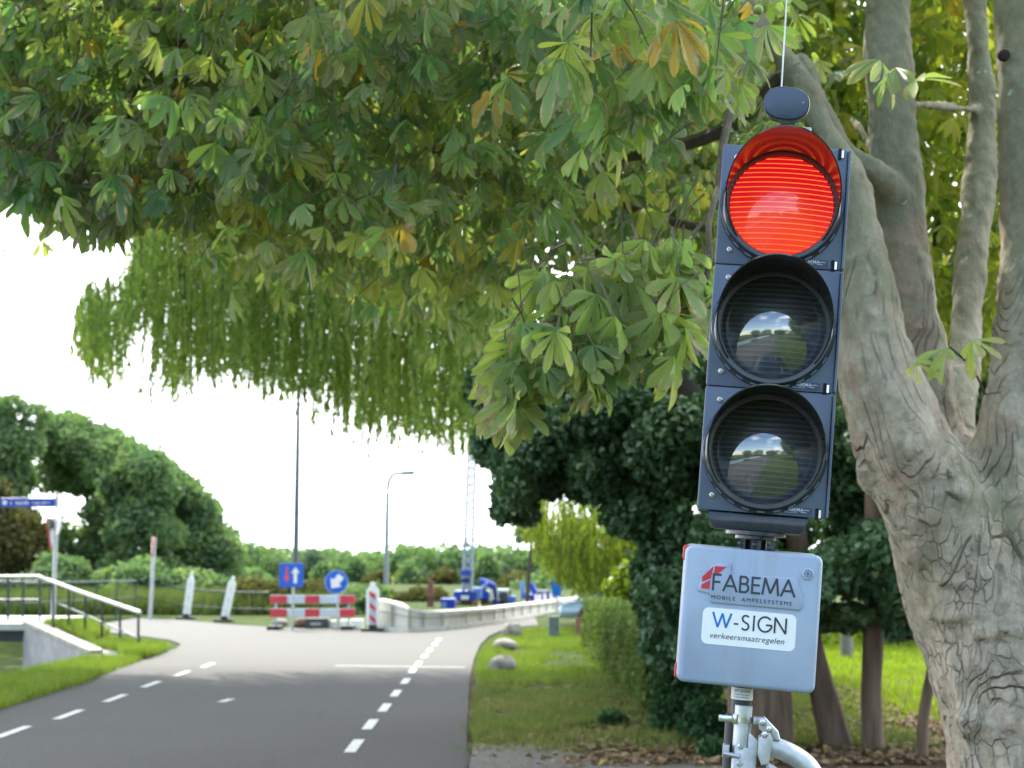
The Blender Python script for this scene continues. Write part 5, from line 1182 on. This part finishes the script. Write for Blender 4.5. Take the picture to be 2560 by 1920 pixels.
# left group of tall trees across the canal
Y = 74
specs = [('tall leafy green tree at the left edge, tallest of the left group', 60, [(0, 1100, 110, 130), (80, 1080, 80, 90), (-60, 1040, 90, 90), (30, 1250, 120, 110), (90, 1010, 70, 50)], far_leaf, 24000),
         ('broad green tree right of the leftmost tree, with sky gaps beside its crown', 235, [(215, 1085, 75, 75), (255, 1130, 80, 70), (180, 1050, 55, 45), (240, 1350, 110, 120), (290, 1240, 70, 80), (130, 1130, 55, 60), (150, 1300, 60, 80)], far_leaf, 24000),
         ('rounded green tree in the middle of the left group', 370, [(340, 1170, 85, 100), (400, 1230, 85, 95), (360, 1330, 100, 110), (300, 1140, 50, 50), (330, 1430, 110, 60)], far_leaf, 24000),
         ('rounded dark green tree at the right end of the left group', 500, [(470, 1250, 75, 95), (520, 1330, 68, 95), (480, 1400, 90, 100), (555, 1340, 36, 60), (430, 1180, 45, 40), (500, 1470, 80, 50)], far_leaf, 24000)]
silx = [-150, 0, 60, 130, 210, 270, 330, 400, 470, 520, 560, 590, 610]; sily = [930, 965, 990, 1035, 1030, 1060, 1110, 1150, 1200, 1270, 1330, 1400, 1470]
rngs = [(-140, 110), (100, 300), (270, 440), (420, 585)]
for i, (lab, px, ls, mt, n) in enumerate(specs):
    yy = Y + (0, 5, -2, 2)[i]; lb = []; x0, x1 = rngs[i]
    while len(lb) < 58:
        r_ = random.uniform(34, 60); x = random.uniform(x0 + r_ * .4, x1 - r_ * .4); yt = float(np.interp(x, silx, sily)) - 12 + r_ * .9; y_ = yt + (1500 - yt) * random.random() ** 1.5
        if i < 2 and 60 < x < 240 and 1140 < y_ < 1330 and random.random() < .7: continue
        lb.append(lobe(x, y_, yy + random.uniform(-2, 2), r_, r_ * random.uniform(.7, 1)))
    tree('broadleaf_tree', lab, 'tree', at(px, 1480, yy).x, yy, lb, 30000, .21, mt, .22, 'trees across the canal')
tree('olive_shrub', 'large olive brown bush under the left edge trees behind the railing', 'shrub', at(50, 1480, 60).x, 60, [lobe(40, 1350, 60, 90, 110), lobe(-30, 1300, 60, 90, 120), lobe(100, 1420, 60, 60, 70)], 12000, .17, olive_leaf, .12, sub=9)
tree('olive_shrub', 'low dark green thicket behind the far railing below the left trees', 'shrub', at(260, 1500, 58).x, 58, [lobe(150, 1450, 58, 100, 70), lobe(330, 1460, 58, 110, 70), lobe(480, 1470, 58, 90, 60)], 12000, .16, far_leaf, .1, sub=9)
# distant row: (px, top py, half width, mat, depth)
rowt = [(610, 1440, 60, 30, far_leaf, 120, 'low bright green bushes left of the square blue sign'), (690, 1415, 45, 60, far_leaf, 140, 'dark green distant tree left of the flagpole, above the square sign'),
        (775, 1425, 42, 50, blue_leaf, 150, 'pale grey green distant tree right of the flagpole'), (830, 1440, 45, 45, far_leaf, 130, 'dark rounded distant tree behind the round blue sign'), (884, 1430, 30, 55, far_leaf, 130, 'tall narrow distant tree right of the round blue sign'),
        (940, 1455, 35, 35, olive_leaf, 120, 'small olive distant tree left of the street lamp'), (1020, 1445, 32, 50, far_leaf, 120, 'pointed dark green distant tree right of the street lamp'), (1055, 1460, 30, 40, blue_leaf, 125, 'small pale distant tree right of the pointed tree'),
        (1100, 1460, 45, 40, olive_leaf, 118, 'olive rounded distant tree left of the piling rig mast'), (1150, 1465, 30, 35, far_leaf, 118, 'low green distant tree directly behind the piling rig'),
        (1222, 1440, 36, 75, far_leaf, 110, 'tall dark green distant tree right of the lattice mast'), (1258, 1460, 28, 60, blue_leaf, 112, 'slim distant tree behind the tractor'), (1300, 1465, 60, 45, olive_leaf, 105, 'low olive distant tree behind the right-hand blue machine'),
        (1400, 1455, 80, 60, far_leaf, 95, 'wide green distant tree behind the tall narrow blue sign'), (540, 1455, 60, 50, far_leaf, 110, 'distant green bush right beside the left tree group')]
for px, cy_, hw, hh, mt, yy, lab in rowt:
    hw *= 1.4; hh *= 1.2; ls = [lobe(px, cy_, yy, hw * .8, hh * .85), lobe(px - hw * .35, cy_ + hh * .3, yy, hw * .6, hh * .7), lobe(px + hw * .35, cy_ + hh * .35, yy, hw * .6, hh * .6), lobe(px, cy_ + hh * .6, yy, hw * 1.1, hh * .6), lobe(px, 1485, yy, hw * 1.3, 34)]
    tree('distant_tree', lab, 'tree', at(px, 1480, yy).x, yy, ls, 5200, .3, mt, .2, 'far row of trees behind the works', sub=6)
hr = [(random.uniform(-45, 24), random.uniform(155, 172), random.uniform(.8, 1.8), random.uniform(2.5, 4.6), 2, random.uniform(1.2, 2.4)) for _ in range(60)]
P_, _ = blob_points(hr, 26000, .5); o = leafcloud('far_wood', P_, .5, far_leaf, None); o['label'] = 'continuous low green wood behind the works and the barrier'; o['kind'] = 'stuff'
# reeds and shrubs behind barrier
for px0, px1, cyy, hh, mt, yy, lab in ((590, 720, 1505, 55, olive_leaf, 50, 'reedy olive shrub behind the left end of the striped barrier'), (720, 860, 1500, 45, olive_leaf, 51, 'reedy olive shrub behind the middle of the striped barrier'), (860, 950, 1505, 42, far_leaf, 50, 'green shrub behind the right end of the striped barrier'), (940, 1110, 1500, 26, olive_leaf, 66, 'low olive shrub behind the left part of the parapet')):
    tree('shrub', lab, 'shrub', at((px0 + px1) / 2, 1500, yy).x, yy, [lobe(px0 + (px1 - px0) * f, cyy + random.uniform(-6, 6), yy, 34, hh, 1.0) for f in (.1, .37, .63, .9)] + [lobe((px0 + px1) / 2, cyy + 30, yy, (px1 - px0) * .5, 34, 1.2)], 5500, .13, mt, .03)

# ---------------------------------------------------------------- willow
wil_leaf = leafmat('willow_leaf', [(0, (0.237, 0.334, 0.098)), (.4, (0.376, 0.473, 0.140)), (.75, (0.529, 0.584, 0.167)), (1, (0.695, 0.668, 0.251))], .55, .7, spec=.2)
def willow(label, tx_, ty_, strands, nleaf, mat, trunk=None, ls=.13):
    t_ = thing('weeping_willow', label, 'tree', (tx_, ty_, 0)); P_ = []; D = []; st = MB()
    for (x, y, z0, ln) in strands:
        sx_, sy_ = random.uniform(-.12, .12), random.uniform(-.12, .12); k = max(4, int(nleaf * ln / 2)); ph = random.uniform(0, 6)
        tt_ = np.sort(rng.uniform(0, 1, k)); xx = x + sx_ * tt_ * ln + .05 * np.sin(tt_ * 5 + ph); yy2 = y + sy_ * tt_ * ln; zz = z0 - tt_ * ln
        P_.append(np.stack([xx, yy2, zz], 1))
        if len(P_) % 6 == 0: st.tube([(x, y, z0), (x + sx_ * ln * .5, y + sy_ * ln * .5, z0 - ln * .5), (x + sx_ * ln, y + sy_ * ln, z0 - ln)], [.012, .008, .003], 4, cap=False)
    P_ = np.concatenate(P_); n = len(P_); d = rdir(n) * .5; d[:, 2] -= .9; fr = frames_from(d, rdir(n))
    fr[:, 0, :] *= .24
    cl = np.sin(P_[:, 0] * 2.7) * .5 + np.sin(P_[:, 2] * 1.9 + P_[:, 0]) * .3; rn = np.clip(.5 + .25 * cl + rng.normal(0, .18, n), 0, 1)
    o = inst_mesh('crown', QUAD, P_, fr, rng.uniform(ls * .7, ls * 1.3, n), rn, mat); o.parent = t_; bpy.context.view_layer.update(); o.matrix_parent_inverse = t_.matrix_world.inverted()
    st.build('twigs', dkbark, t_, world=True)
    mb = MB()
    for pts_ in trunk: 
        s_ = spline(pts_, 5); mb.tube([v[:3] for v in s_], [v[3] for v in s_], 12)
    mb.build('trunk', dkbark, t_, True, world=True); return t_
wl = [(170, 760), (200, 930), (245, 960), (290, 950), (335, 860), (395, 870), (420, 1000), (470, 985), (540, 960), (580, 930), (620, 965), (660, 1000), (700, 960), (735, 1020), (770, 1000), (820, 1030), (870, 1080), (900, 1060), (960, 1090), (1040, 1110), (1120, 1130), (1170, 1120), (1250, 1090), (1330, 1000)]
wt = [(170, 730), (210, 700), (290, 690), (330, 650), (345, 480), (420, 420), (600, 380), (900, 380), (1330, 300)]
strands = []
for i in range(1300):
    px = random.uniform(190, 1320) ; Yw = random.uniform(19, 27)
    # groups of strands: depth of the gap between groups
    g_ = math.sin(px * .045 + 1.2) * 22 + math.sin(px * .11) * 14
    bot = np.interp(px, [a for a, _ in wl], [b for _, b in wl]) - abs(random.gauss(0, 60)) + g_ * 1.1
    tp_ = np.interp(px, [a for a, _ in wt], [b for _, b in wt]) + random.uniform(-10, 60)
    start = tp_ + (bot - tp_) * random.choice([0, .0, .25, .45, .6]) * random.random()
    a = at(px, start, Yw); b = at(px, bot, Yw)
    if a.z - b.z < .3: continue
    strands.append((a.x, Yw, a.z, a.z - b.z))
for i in range(900):     # dome above, behind the chestnut, filled out to shade the road
    th = random.uniform(0, 2 * math.pi); r_ = math.sqrt(random.random()); x = -4.6 + 6.4 * r_ * math.cos(th); y = 22.5 + 6 * r_ * math.sin(th); z = 8.0 + 5.0 * math.sqrt(max(0, 1 - r_ * r_))
    strands.append((x, y, z, min(3.2, z - 6.9)))
hubsW = []
wtk = [[(3.4, 23.5, -.1, .45), (3.2, 23.4, 2.5, .36), (2.4, 23.2, 5, .3), (.2, 23, 8, .22), (-1.2, 23, 10.5, .12)], [(1.2, 23.2, 5, .25), (-1.5, 22.5, 7.6, .16), (-4.2, 22, 8.8, .08), (-6.0, 22, 8.3, .04)], [(1.3, 23.2, 4.5, .2), (2.5, 24, 7.5, .14), (3.2, 25, 9.5, .07)], [(-1.2, 22.6, 7.4, .12), (-3, 25, 9, .07), (-5, 25.5, 9, .03)]]
wt_ = willow('large weeping willow with hanging yellow green curtains over the road', 3.4, 23.5, strands, 74, wil_leaf, wtk, ls=.095)
P_, _ = blob_points([(-7 + random.uniform(-5, 5), 23.5 + random.uniform(-5, 5), random.uniform(10.8, 12), 2.6, 2.6, .9) for _ in range(34)], 34000, .2); P_ = P_[P_[:, 2] > 1.6 + P_[:, 1] * .30]; leafcloud('crown', P_, .26, wil_leaf, wt_)  # unseen leaf lobes added high over the willow to shade the road
strands = []
wl2 = [(1240, 1200), (1290, 1330), (1330, 1370), (1360, 1430), (1420, 1480), (1500, 1520), (1580, 1530), (1660, 1500)]
for i in range(900):
    px = random.uniform(1235, 1650); Yw = random.uniform(36, 43)
    bot = np.interp(px, [a for a, _ in wl2], [b for _, b in wl2]) - abs(random.gauss(0, 45)); tp_ = 1180 + random.uniform(0, 120)
    a = at(px, tp_ + (bot - tp_) * random.random() * .6, Yw); b = at(px, bot, Yw)
    if a.z - b.z < .3: continue
    strands.append((a.x, Yw, a.z, a.z - b.z))
g0 = at(1545, 1560, 40)
wil2 = leafmat('yellow_willow_leaf', [(0, (.15, .20, .03)), (.5, (.24, .29, .04)), (1, (.38, .39, .07))], .5, .55)
willow('yellow green weeping willow hanging over the parked car', g0.x, 40, strands, 76, wil2, [[(g0.x, 40, -.1, .22), (g0.x - .1, 40, 2.2, .18), (g0.x - .3, 40, 4.4, .1)], [(g0.x - .1, 40, 2.2, .12), (g0.x - 1.2, 40, 3.6, .07), (g0.x - 2.4, 40, 4.1, .03)]], ls=.105)
mb = MB(); limb(mb, [(1318, 1520, 58, 5), (1322, 1440, 58, 5), (1326, 1380, 58, 4), (1330, 1300, 58, 3)], 8); 
st_ = thing('thin_tree', 'thin dark bare tree trunk seen against the sky beneath the willows', 'tree', (at(1318, 1520, 58).x, 58, 0)); mb.build('trunk', dkbark, st_, True, world=True)
P_, _ = blob_points([lobe(1330, 1290, 58, 30, 60), lobe(1310, 1330, 58, 25, 30)], 900); leafcloud('crown', P_, .16, far_leaf, st_)
# bright shrub, hedge, ivy
tree('shrub', 'sunlit yellow green shrub above the far end of the clipped hedge', 'shrub', at(1560, 1540, 31).x, 31, [lobe(1560, 1480, 31, 45, 55), lobe(1530, 1535, 31, 35, 45), lobe(1600, 1520, 31, 40, 50), lobe(1570, 1440, 31, 30, 30)], 2600, .12, bright_leaf, .05)
def hedge(label, a, b, wid, h, n, size, mat):
    d = (b - a); L_ = d.length; d.normalize(); nn = Vector((-d.y, d.x, 0)); t_ = thing('hedge', label, 'hedge', (*a.xy, 0)); P_ = []
    core = MB(); 
    q = [a + nn * -wid * .42, b + nn * -wid * .42, b + nn * wid * .42, a + nn * wid * .42]; core.add([(p.x, p.y, 0) for p in q] + [(p.x, p.y, h - .06) for p in q], [(0, 1, 2, 3), (4, 5, 6, 7), (0, 1, 5, 4), (1, 2, 6, 5), (2, 3, 7, 6), (3, 0, 4, 7)])
    core.build('stems', dkbark, t_, world=True)
    for i in range(n):
        f = random.random(); u = random.random()
        if u < .42: p = (f * L_, -wid / 2, random.random() ** .9 * h)
        elif u < .65: p = (f * L_, random.uniform(-.5, .5) * wid, h)
        elif u < .8: p = (f * L_, wid / 2, random.random() * h)
        else: p = (random.choice((0, 0, L_)), random.uniform(-.5, .5) * wid, random.random() * h)
        j = .035; x, y, z = p; z += .03 * math.sin(x * 2.3) + .02 * math.sin(x * 5.1) if z > h * .9 else 0
        w3 = a + d * x + nn * (y + .04 * math.sin(x * 3.1 + z * 4)); P_.append((w3.x + random.gauss(0, j), w3.y + random.gauss(0, j), max(0, z + random.gauss(0, j))))
    leafcloud('foliage', np.array(P_), size, mat, t_)
hedge('clipped green hedge running along the right verge behind the boulders', Vector((1.66, 15.9, 0)), Vector((1.62, 28.5, 0)), .55, .88, 40000, .045, hedge_leaf)
tree('ivy_bush', 'dark ivy covered bush at the near end of the hedge', 'shrub', 1.75, 14.6, [lobe(1690, 1700, 15.2, 60, 120), lobe(1715, 1760, 14.6, 80, 110), lobe(1760, 1640, 14.8, 70, 100), lobe(1675, 1790, 14.5, 45, 60), lobe(1770, 1820, 13.8, 70, 70), lobe(1730, 1590, 15.5, 60, 60)], 24000, .045, ivy_leaf, .12)
# yews: dark mass behind the signal
yl = [[(1330, 1090, 15, 130, 130), (1270, 1010, 16, 100, 110), (1330, 1230, 15, 100, 100), (1440, 1170, 14.5, 150, 120), (1420, 1010, 15, 170, 120), (1310, 930, 16, 130, 100), (1225, 1060, 16.5, 62, 95), (1235, 960, 16.5, 70, 80), (1262, 1170, 16, 62, 80), (1290, 1250, 15.5, 62, 60), (1500, 1220, 14.8, 90, 70)],
      [(1560, 1080, 14.5, 190, 170), (1640, 1240, 14.3, 150, 130), (1730, 1420, 14, 130, 130), (1580, 930, 15, 190, 130), (1680, 1130, 14, 170, 170), (1740, 1500, 13.6, 140, 130), (1680, 1560, 14.2, 110, 110), (1800, 1620, 13.5, 120, 110), (1680, 1330, 14.6, 90, 110)],
      [(1850, 1150, 14, 170, 170), (1900, 1350, 13.6, 160, 130), (1980, 1480, 13.3, 150, 90), (1800, 1350, 13.8, 130, 120), (1850, 980, 14.5, 180, 110), (1860, 1530, 13, 130, 120)],
      [(2160, 1180, 13.6, 170, 170), (2150, 1350, 13.3, 160, 130), (2250, 1470, 13, 150, 90), (2100, 1450, 13.2, 120, 110), (2400, 1300, 14, 250, 200), (2130, 1560, 13.2, 90, 40), (2090, 1120, 14, 90, 120), (2110, 960, 14.5, 100, 90), (2060, 860, 15, 90, 90)]]
ylab = ['dark evergreen yew leaning over the road edge, leftmost of the yews', 'dense dark yew rising behind the hedge and the ivy bush', 'dark yew directly behind the traffic light and its control box', 'dark yew right of the control box, behind the chestnut trunk']
ytr = [(1720, 1800), (1905, 1880), (2062, 1880), (2185, 1885)]
for i, ls in enumerate(yl):
    lob = [lobe(*q) for q in ls]; lobs = []
    for (x, y, z, a, b, c_) in lob:
        b = max(b, .8)
        for _ in range(4):
            dd = Vector((random.gauss(0, 1), random.gauss(0, 1), random.gauss(0, 1))).normalized() * random.uniform(.3, .75); lobs.append((x + dd.x * a, y + dd.y * b, z + dd.z * c_, a * .5, b * .5, c_ * .5))
    t_ = thing('yew_tree', ylab[i], 'tree', (gr(*ytr[i]).x, gr(*ytr[i]).y, 0), group='dark yews behind the traffic light')
    P_, _ = blob_points(lobs, 80000, .45); leafcloud('crown', P_, .06, yew_leaf, t_, down=.3)
    mb = MB(); g0 = gr(*ytr[i]); x, y = g0.x, g0.y
    if i == 1: tks = [[(x, y, -.1, .30), (x - .05, y, 1.2, .24), (x - .1, y + .2, 2.1, .18)]]
    elif i == 0: tks = [[(x, y, -.1, .2), (x - .05, y, .8, .16), (x - .1, y + .2, 1.5, .1)]]
    elif i == 2: tks = [[(x + .14, y, -.1, .15), (x + .02, y, .4, .12), (x - .12, y, 1.0, .105), (x - .2, y, 1.8, .09), (x - .25, y + .1, 3, .05)]]
    else: tks = [[(x, y, -.1, .10), (x - .01, y, .5, .085), (x + .03, y, 1.2, .085), (x + .05, y, 3, .04)]]
    for pts_ in tks: s_ = spline(pts_, 5); mb.tube([v[:3] for v in s_], [v[3] for v in s_], 12, jit=.03)
    mb.build('trunk', browntrunk, t_, True, world=True)
# slim leaning trunks near the chestnut
def slim(label, pts_, lobs, n):
    g0 = at(*pts_[0][:3]); t_ = thing('young_yew_tree', label, 'tree', (g0.x, g0.y, 0), group='slim trunks beside the chestnut'); mb = MB(); limb(mb, pts_, 10, 5); mb.build('trunk', browntrunk, t_, True, world=True)
    P_, _ = blob_points([lobe(*q) for q in lobs], n); leafcloud('crown', P_, .08, yew_leaf, t_, down=.3)
slim('slim brown trunk leaning right, just left of the chestnut trunk', [(2305, 1890, 12.6, 16), (2308, 1800, 12.6, 14), (2325, 1700, 12.6, 14), (2345, 1600, 12.6, 11), (2350, 1450, 12.6, 8)], [(2330, 1480, 12.8, 90, 70), (2250, 1560, 12.8, 40, 30)], 3500)
slim('thin dead pole-like trunk leaning left beside the chestnut base', [(2382, 1905, 12.2, 6), (2362, 1810, 12.2, 5), (2340, 1720, 12.2, 4), (2335, 1600, 12.2, 3)], [(2370, 1580, 12.4, 50, 40)], 900)
for i, (x, lab) in enumerate(((5.0, 'tall green tree beyond the lawn, left of the middle yew trunk'), (9.5, 'tall green tree beyond the lawn behind the slim trunks'), (14.5, 'tall green tree beyond the lawn hidden behind the chestnut trunk'))):
    tree('broadleaf_tree', lab, 'tree', x, 35 + i, [(x + random.uniform(-2.2, 2.2), 35 + i + random.uniform(-1.5, 1.5), random.uniform(3.4, 9), 1.6, 1.4, 1.5) for _ in range(22)], 16000, .22, far_leaf, .3, 'trees beyond the lawn')
# far tree and wall beyond the lawn at right, seen under the yews
tree('broadleaf_tree', 'sunlit yellow green bush beyond the lawn under the yews', 'shrub', at(2120, 1640, 30).x, 30, [lobe(2110, 1625, 30, 90, 40), lobe(2330, 1610, 30, 120, 50), lobe(2230, 1560, 31, 120, 60), lobe(2050, 1590, 31, 80, 40), lobe(1980, 1600, 31, 80, 60)], 5000, .14, bright_leaf, .08)
mb = MB(); mb.tube([(at(2118, 1710, 26).x, 26, -.1), (at(2118, 1600, 26).x + .02, 26, 2)], [.11, .08], 10); o = mb.build('tree_trunk', M('grey_bark', (.2, .19, .16), .9)); tag(o, 'small pale grey trunk standing on the sunlit lawn', 'tree')
mb = MB(); a = at(2060, 1670, 33); b = at(2250, 1640, 33); mb.box((a.x, 33, 0), (b.x, 33.2, b.z)); o = mb.build('garden_wall', M('pinkish_wall', (.5, .42, .38), .9)); tag(o, 'low pinkish garden wall beyond the lawn under the yews', 'wall')

# ---------------------------------------------------------------- grass and litter
blade = ([(-.5, 0, 0), (.5, 0, 0), (.28, .55, .06), (-.28, .55, .06), (0, 1, .22)], [(0, 1, 2, 3), (3, 2, 4)], [(0, 0), (1, 0), (1, .5), (0, .5), (.5, 1)])
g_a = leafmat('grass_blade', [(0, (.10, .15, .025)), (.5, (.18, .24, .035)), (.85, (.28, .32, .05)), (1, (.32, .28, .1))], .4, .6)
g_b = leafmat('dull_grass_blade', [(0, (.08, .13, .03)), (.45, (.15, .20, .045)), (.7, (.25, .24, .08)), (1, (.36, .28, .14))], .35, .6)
def grass(label, P_, h, wd, mat):
    n = len(P_); d = rng.normal(0, .28, (n, 3)); d[:, 2] = 1; fr = frames_from(d, rdir(n)); hh = h * rng.uniform(.5, 1.25, n)
    fr = fr * hh[:, None, None]; fr[:, 0, :] *= (wd / hh)[:, None]
    cl = np.sin(P_[:, 0] * 3.1 + 1) * .4 + np.sin(P_[:, 1] * 1.9) * .4
    o = inst_mesh('grass', blade, P_, fr, np.ones(n), np.clip(.5 + .2 * cl + rng.normal(0, .2, n), 0, 1), mat); o['label'] = label; o['kind'] = 'stuff'
def scatter(n, fx0, fx1, y0, y1, z=0., pw=1.):
    y = y0 + (y1 - y0) * rng.uniform(0, 1, n) ** pw; f = rng.uniform(0, 1, n); x0 = np.array([fx0(v) for v in y]); x1 = np.array([fx1(v) for v in y]); x = x0 + (x1 - x0) * f
    return np.stack([x, y, np.array([ter_z(a, b) for a, b in zip(x, y)]) + .0], 1)
redge = lambda y: float(np.interp(y, [13, 15.3, 18, 21, 25, 28, 30, 33, 36, 39], [-.32, -.36, -.40, -.47, -.56, -.58, -.52, -.3, -.15, .4]))
G1 = scatter(30000, lambda y: redge(y), lambda y: 1.7, 19.5, 37, pw=.9)
from mathutils import noise as mno
def patchy(P3, thr, sc_=1.1, fade=None):
    v = np.array([mno.noise(Vector((p[0] * sc_, p[1] * sc_ * .6, 3.3))) + .5 * mno.noise(Vector((p[0] * 4, p[1] * 2.5, 9.1))) for p in P3]); t_ = thr if fade is None else thr + np.array([fade(p[1]) for p in P3])
    return P3[v > t_]
G1 = patchy(G1, -.28)
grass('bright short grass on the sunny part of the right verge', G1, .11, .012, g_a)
G2 = scatter(34000, lambda y: redge(y), lambda y: redge(y) + .6 + 1.5 * abs(math.sin(y * 1.3)) * max(0, (y - 12.5) / 6), 13.8, 21, pw=1)
G2 = patchy(G2, -.12, 1.1, lambda y: max(0, (16.8 - y) * .13))
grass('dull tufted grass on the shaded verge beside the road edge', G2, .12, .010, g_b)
c0 = scatter(480, lambda y: redge(y) + .1, lambda y: 3.6, 13.2, 19.5); G3 = np.repeat(c0, 70, 0); G3[:, :2] += rng.normal(0, .13, (len(G3), 2))
grass('scattered weeds and grass tufts in the leaf litter', G3, .10, .014, g_b)
lx = lambda y: float(np.interp(y, [10, 17, 21, 24, 26, 27.2, 28.3, 29, 29.5, 31, 34], [-5.55, -5.6, -5.72, -6.0, -6.1, -6.15, -6.25, -6.45, -6.9, -8.2, -9.3]))
G4 = scatter(46000, lambda y: bank_x(y) - .35 if y < 26 else bank_x(y) + .5, lx, 14, 32.5); G4[:, 2] = np.where(G4[:, 1] > 26, np.maximum(G4[:, 2], .02 + np.clip((G4[:, 1] - 28.5) * .09, 0, .3) * (G4[:, 0] < -7.9)), G4[:, 2])
grass('bright green grass strip between the road and the canal', G4, .17, .014, g_a)
G5 = scatter(30000, lambda y: 3.0, lambda y: 9.5, 15.5, 30); grass('sunlit lawn behind the yews', G5, .09, .02, leafmat('lawn_blade', [(0, (.16, .22, .02)), (.5, (.28, .34, .03)), (1, (.42, .46, .05))], .45, .6, spec=.2))
Pr = np.stack([rng.uniform(-17.5, -5.6, 30000), rng.uniform(48.5, 62, 30000), np.full(30000, -.03)], 1)
grass('tall olive reeds and rough grass beyond the railing and the barrier', Pr, .75, .05, leafmat('reed_blade', [(0, (.06, .09, .03)), (.5, (.12, .15, .05)), (1, (.24, .22, .1))], .3, .8, spec=.1))
lit = leafmat('leaf_litter', [(0, (.08, .045, .025)), (.4, (.17, .10, .055)), (.75, (.3, .19, .1)), (.97, (.42, .32, .2)), (1, (.6, .4, .05))], .1, .8)
Pl = scatter(17000, lambda y: redge(y) + .1, lambda y: 4.2, 12.3, 20); Pl[:, 2] += .035 * rng.uniform(0, 1, len(Pl)) + .01
n = len(Pl); d = rdir(n); d[:, 2] *= .25; fr = frames_from(d, np.tile([0, 0, 1.], (n, 1)) + rng.normal(0, .3, (n, 3))); o = inst_mesh('leaf_litter', QUAD, Pl, fr, rng.uniform(.03, .075, n), rng.uniform(0, 1, n), lit); o['label'] = 'brown fallen leaves beneath the trees'; o['kind'] = 'stuff'
Pl = np.stack([rng.uniform(-.3, 2.6, 260), rng.uniform(10.5, 13.6, 260), np.full(260, .034)], 1); n = 260; d = rdir(n); d[:, 2] *= .05; fr = frames_from(d, np.tile([0, 0, 1.], (n, 1))); o = inst_mesh('fallen_leaves', QUAD, Pl, fr, rng.uniform(.03, .07, n), rng.uniform(.3, 1, n), lit); o['label'] = 'loose fallen leaves on the side path'; o['kind'] = 'stuff'
# small weeds
for px, py, r_, lab in ((1525, 1800, 34, 'small green weed in the litter in front of the hedge end'), (1780, 1880, 40, 'low dark weed left of the traffic light post')):
    g0 = gr(px, py + 25); P_, _ = blob_points([(g0.x, g0.y, .07, .13, .13, .1), (g0.x + .1, g0.y, .05, .1, .1, .07)], 500); P_[:, 2] = np.abs(P_[:, 2]) + .02; t_ = thing('weed_plant', lab, 'plant', (g0.x, g0.y, 0)); leafcloud('foliage', P_, .045, ivy_leaf, t_)

# ---------------------------------------------------------------- behind the camera: what the lenses mirror
for i, (x, y, lab) in enumerate(((7.5, -11, 'large green tree at the roadside behind the camera, mirrored in the lenses'), (-16, -42, 'far tree line behind the camera on the left'), (2, -48, 'far tree line behind the camera in the middle'), (18, -44, 'far tree line behind the camera on the right'))):
    if i == 0: ls = [(x + random.uniform(-1.5, 1.5), y + random.uniform(-1.5, 1.5), z, 2.3, 2.3, 1.8) for z in (2.6, 4, 5.4, 6.8, 8)]
    else: ls = [(x + random.uniform(-8, 8), y + random.uniform(-2, 2), random.uniform(2, 3.6), 4.5, 3, 2.6) for _ in range(7)]
    tree('roadside_tree', lab, 'tree', x, y, ls, 4500, .42, far_leaf, .3)
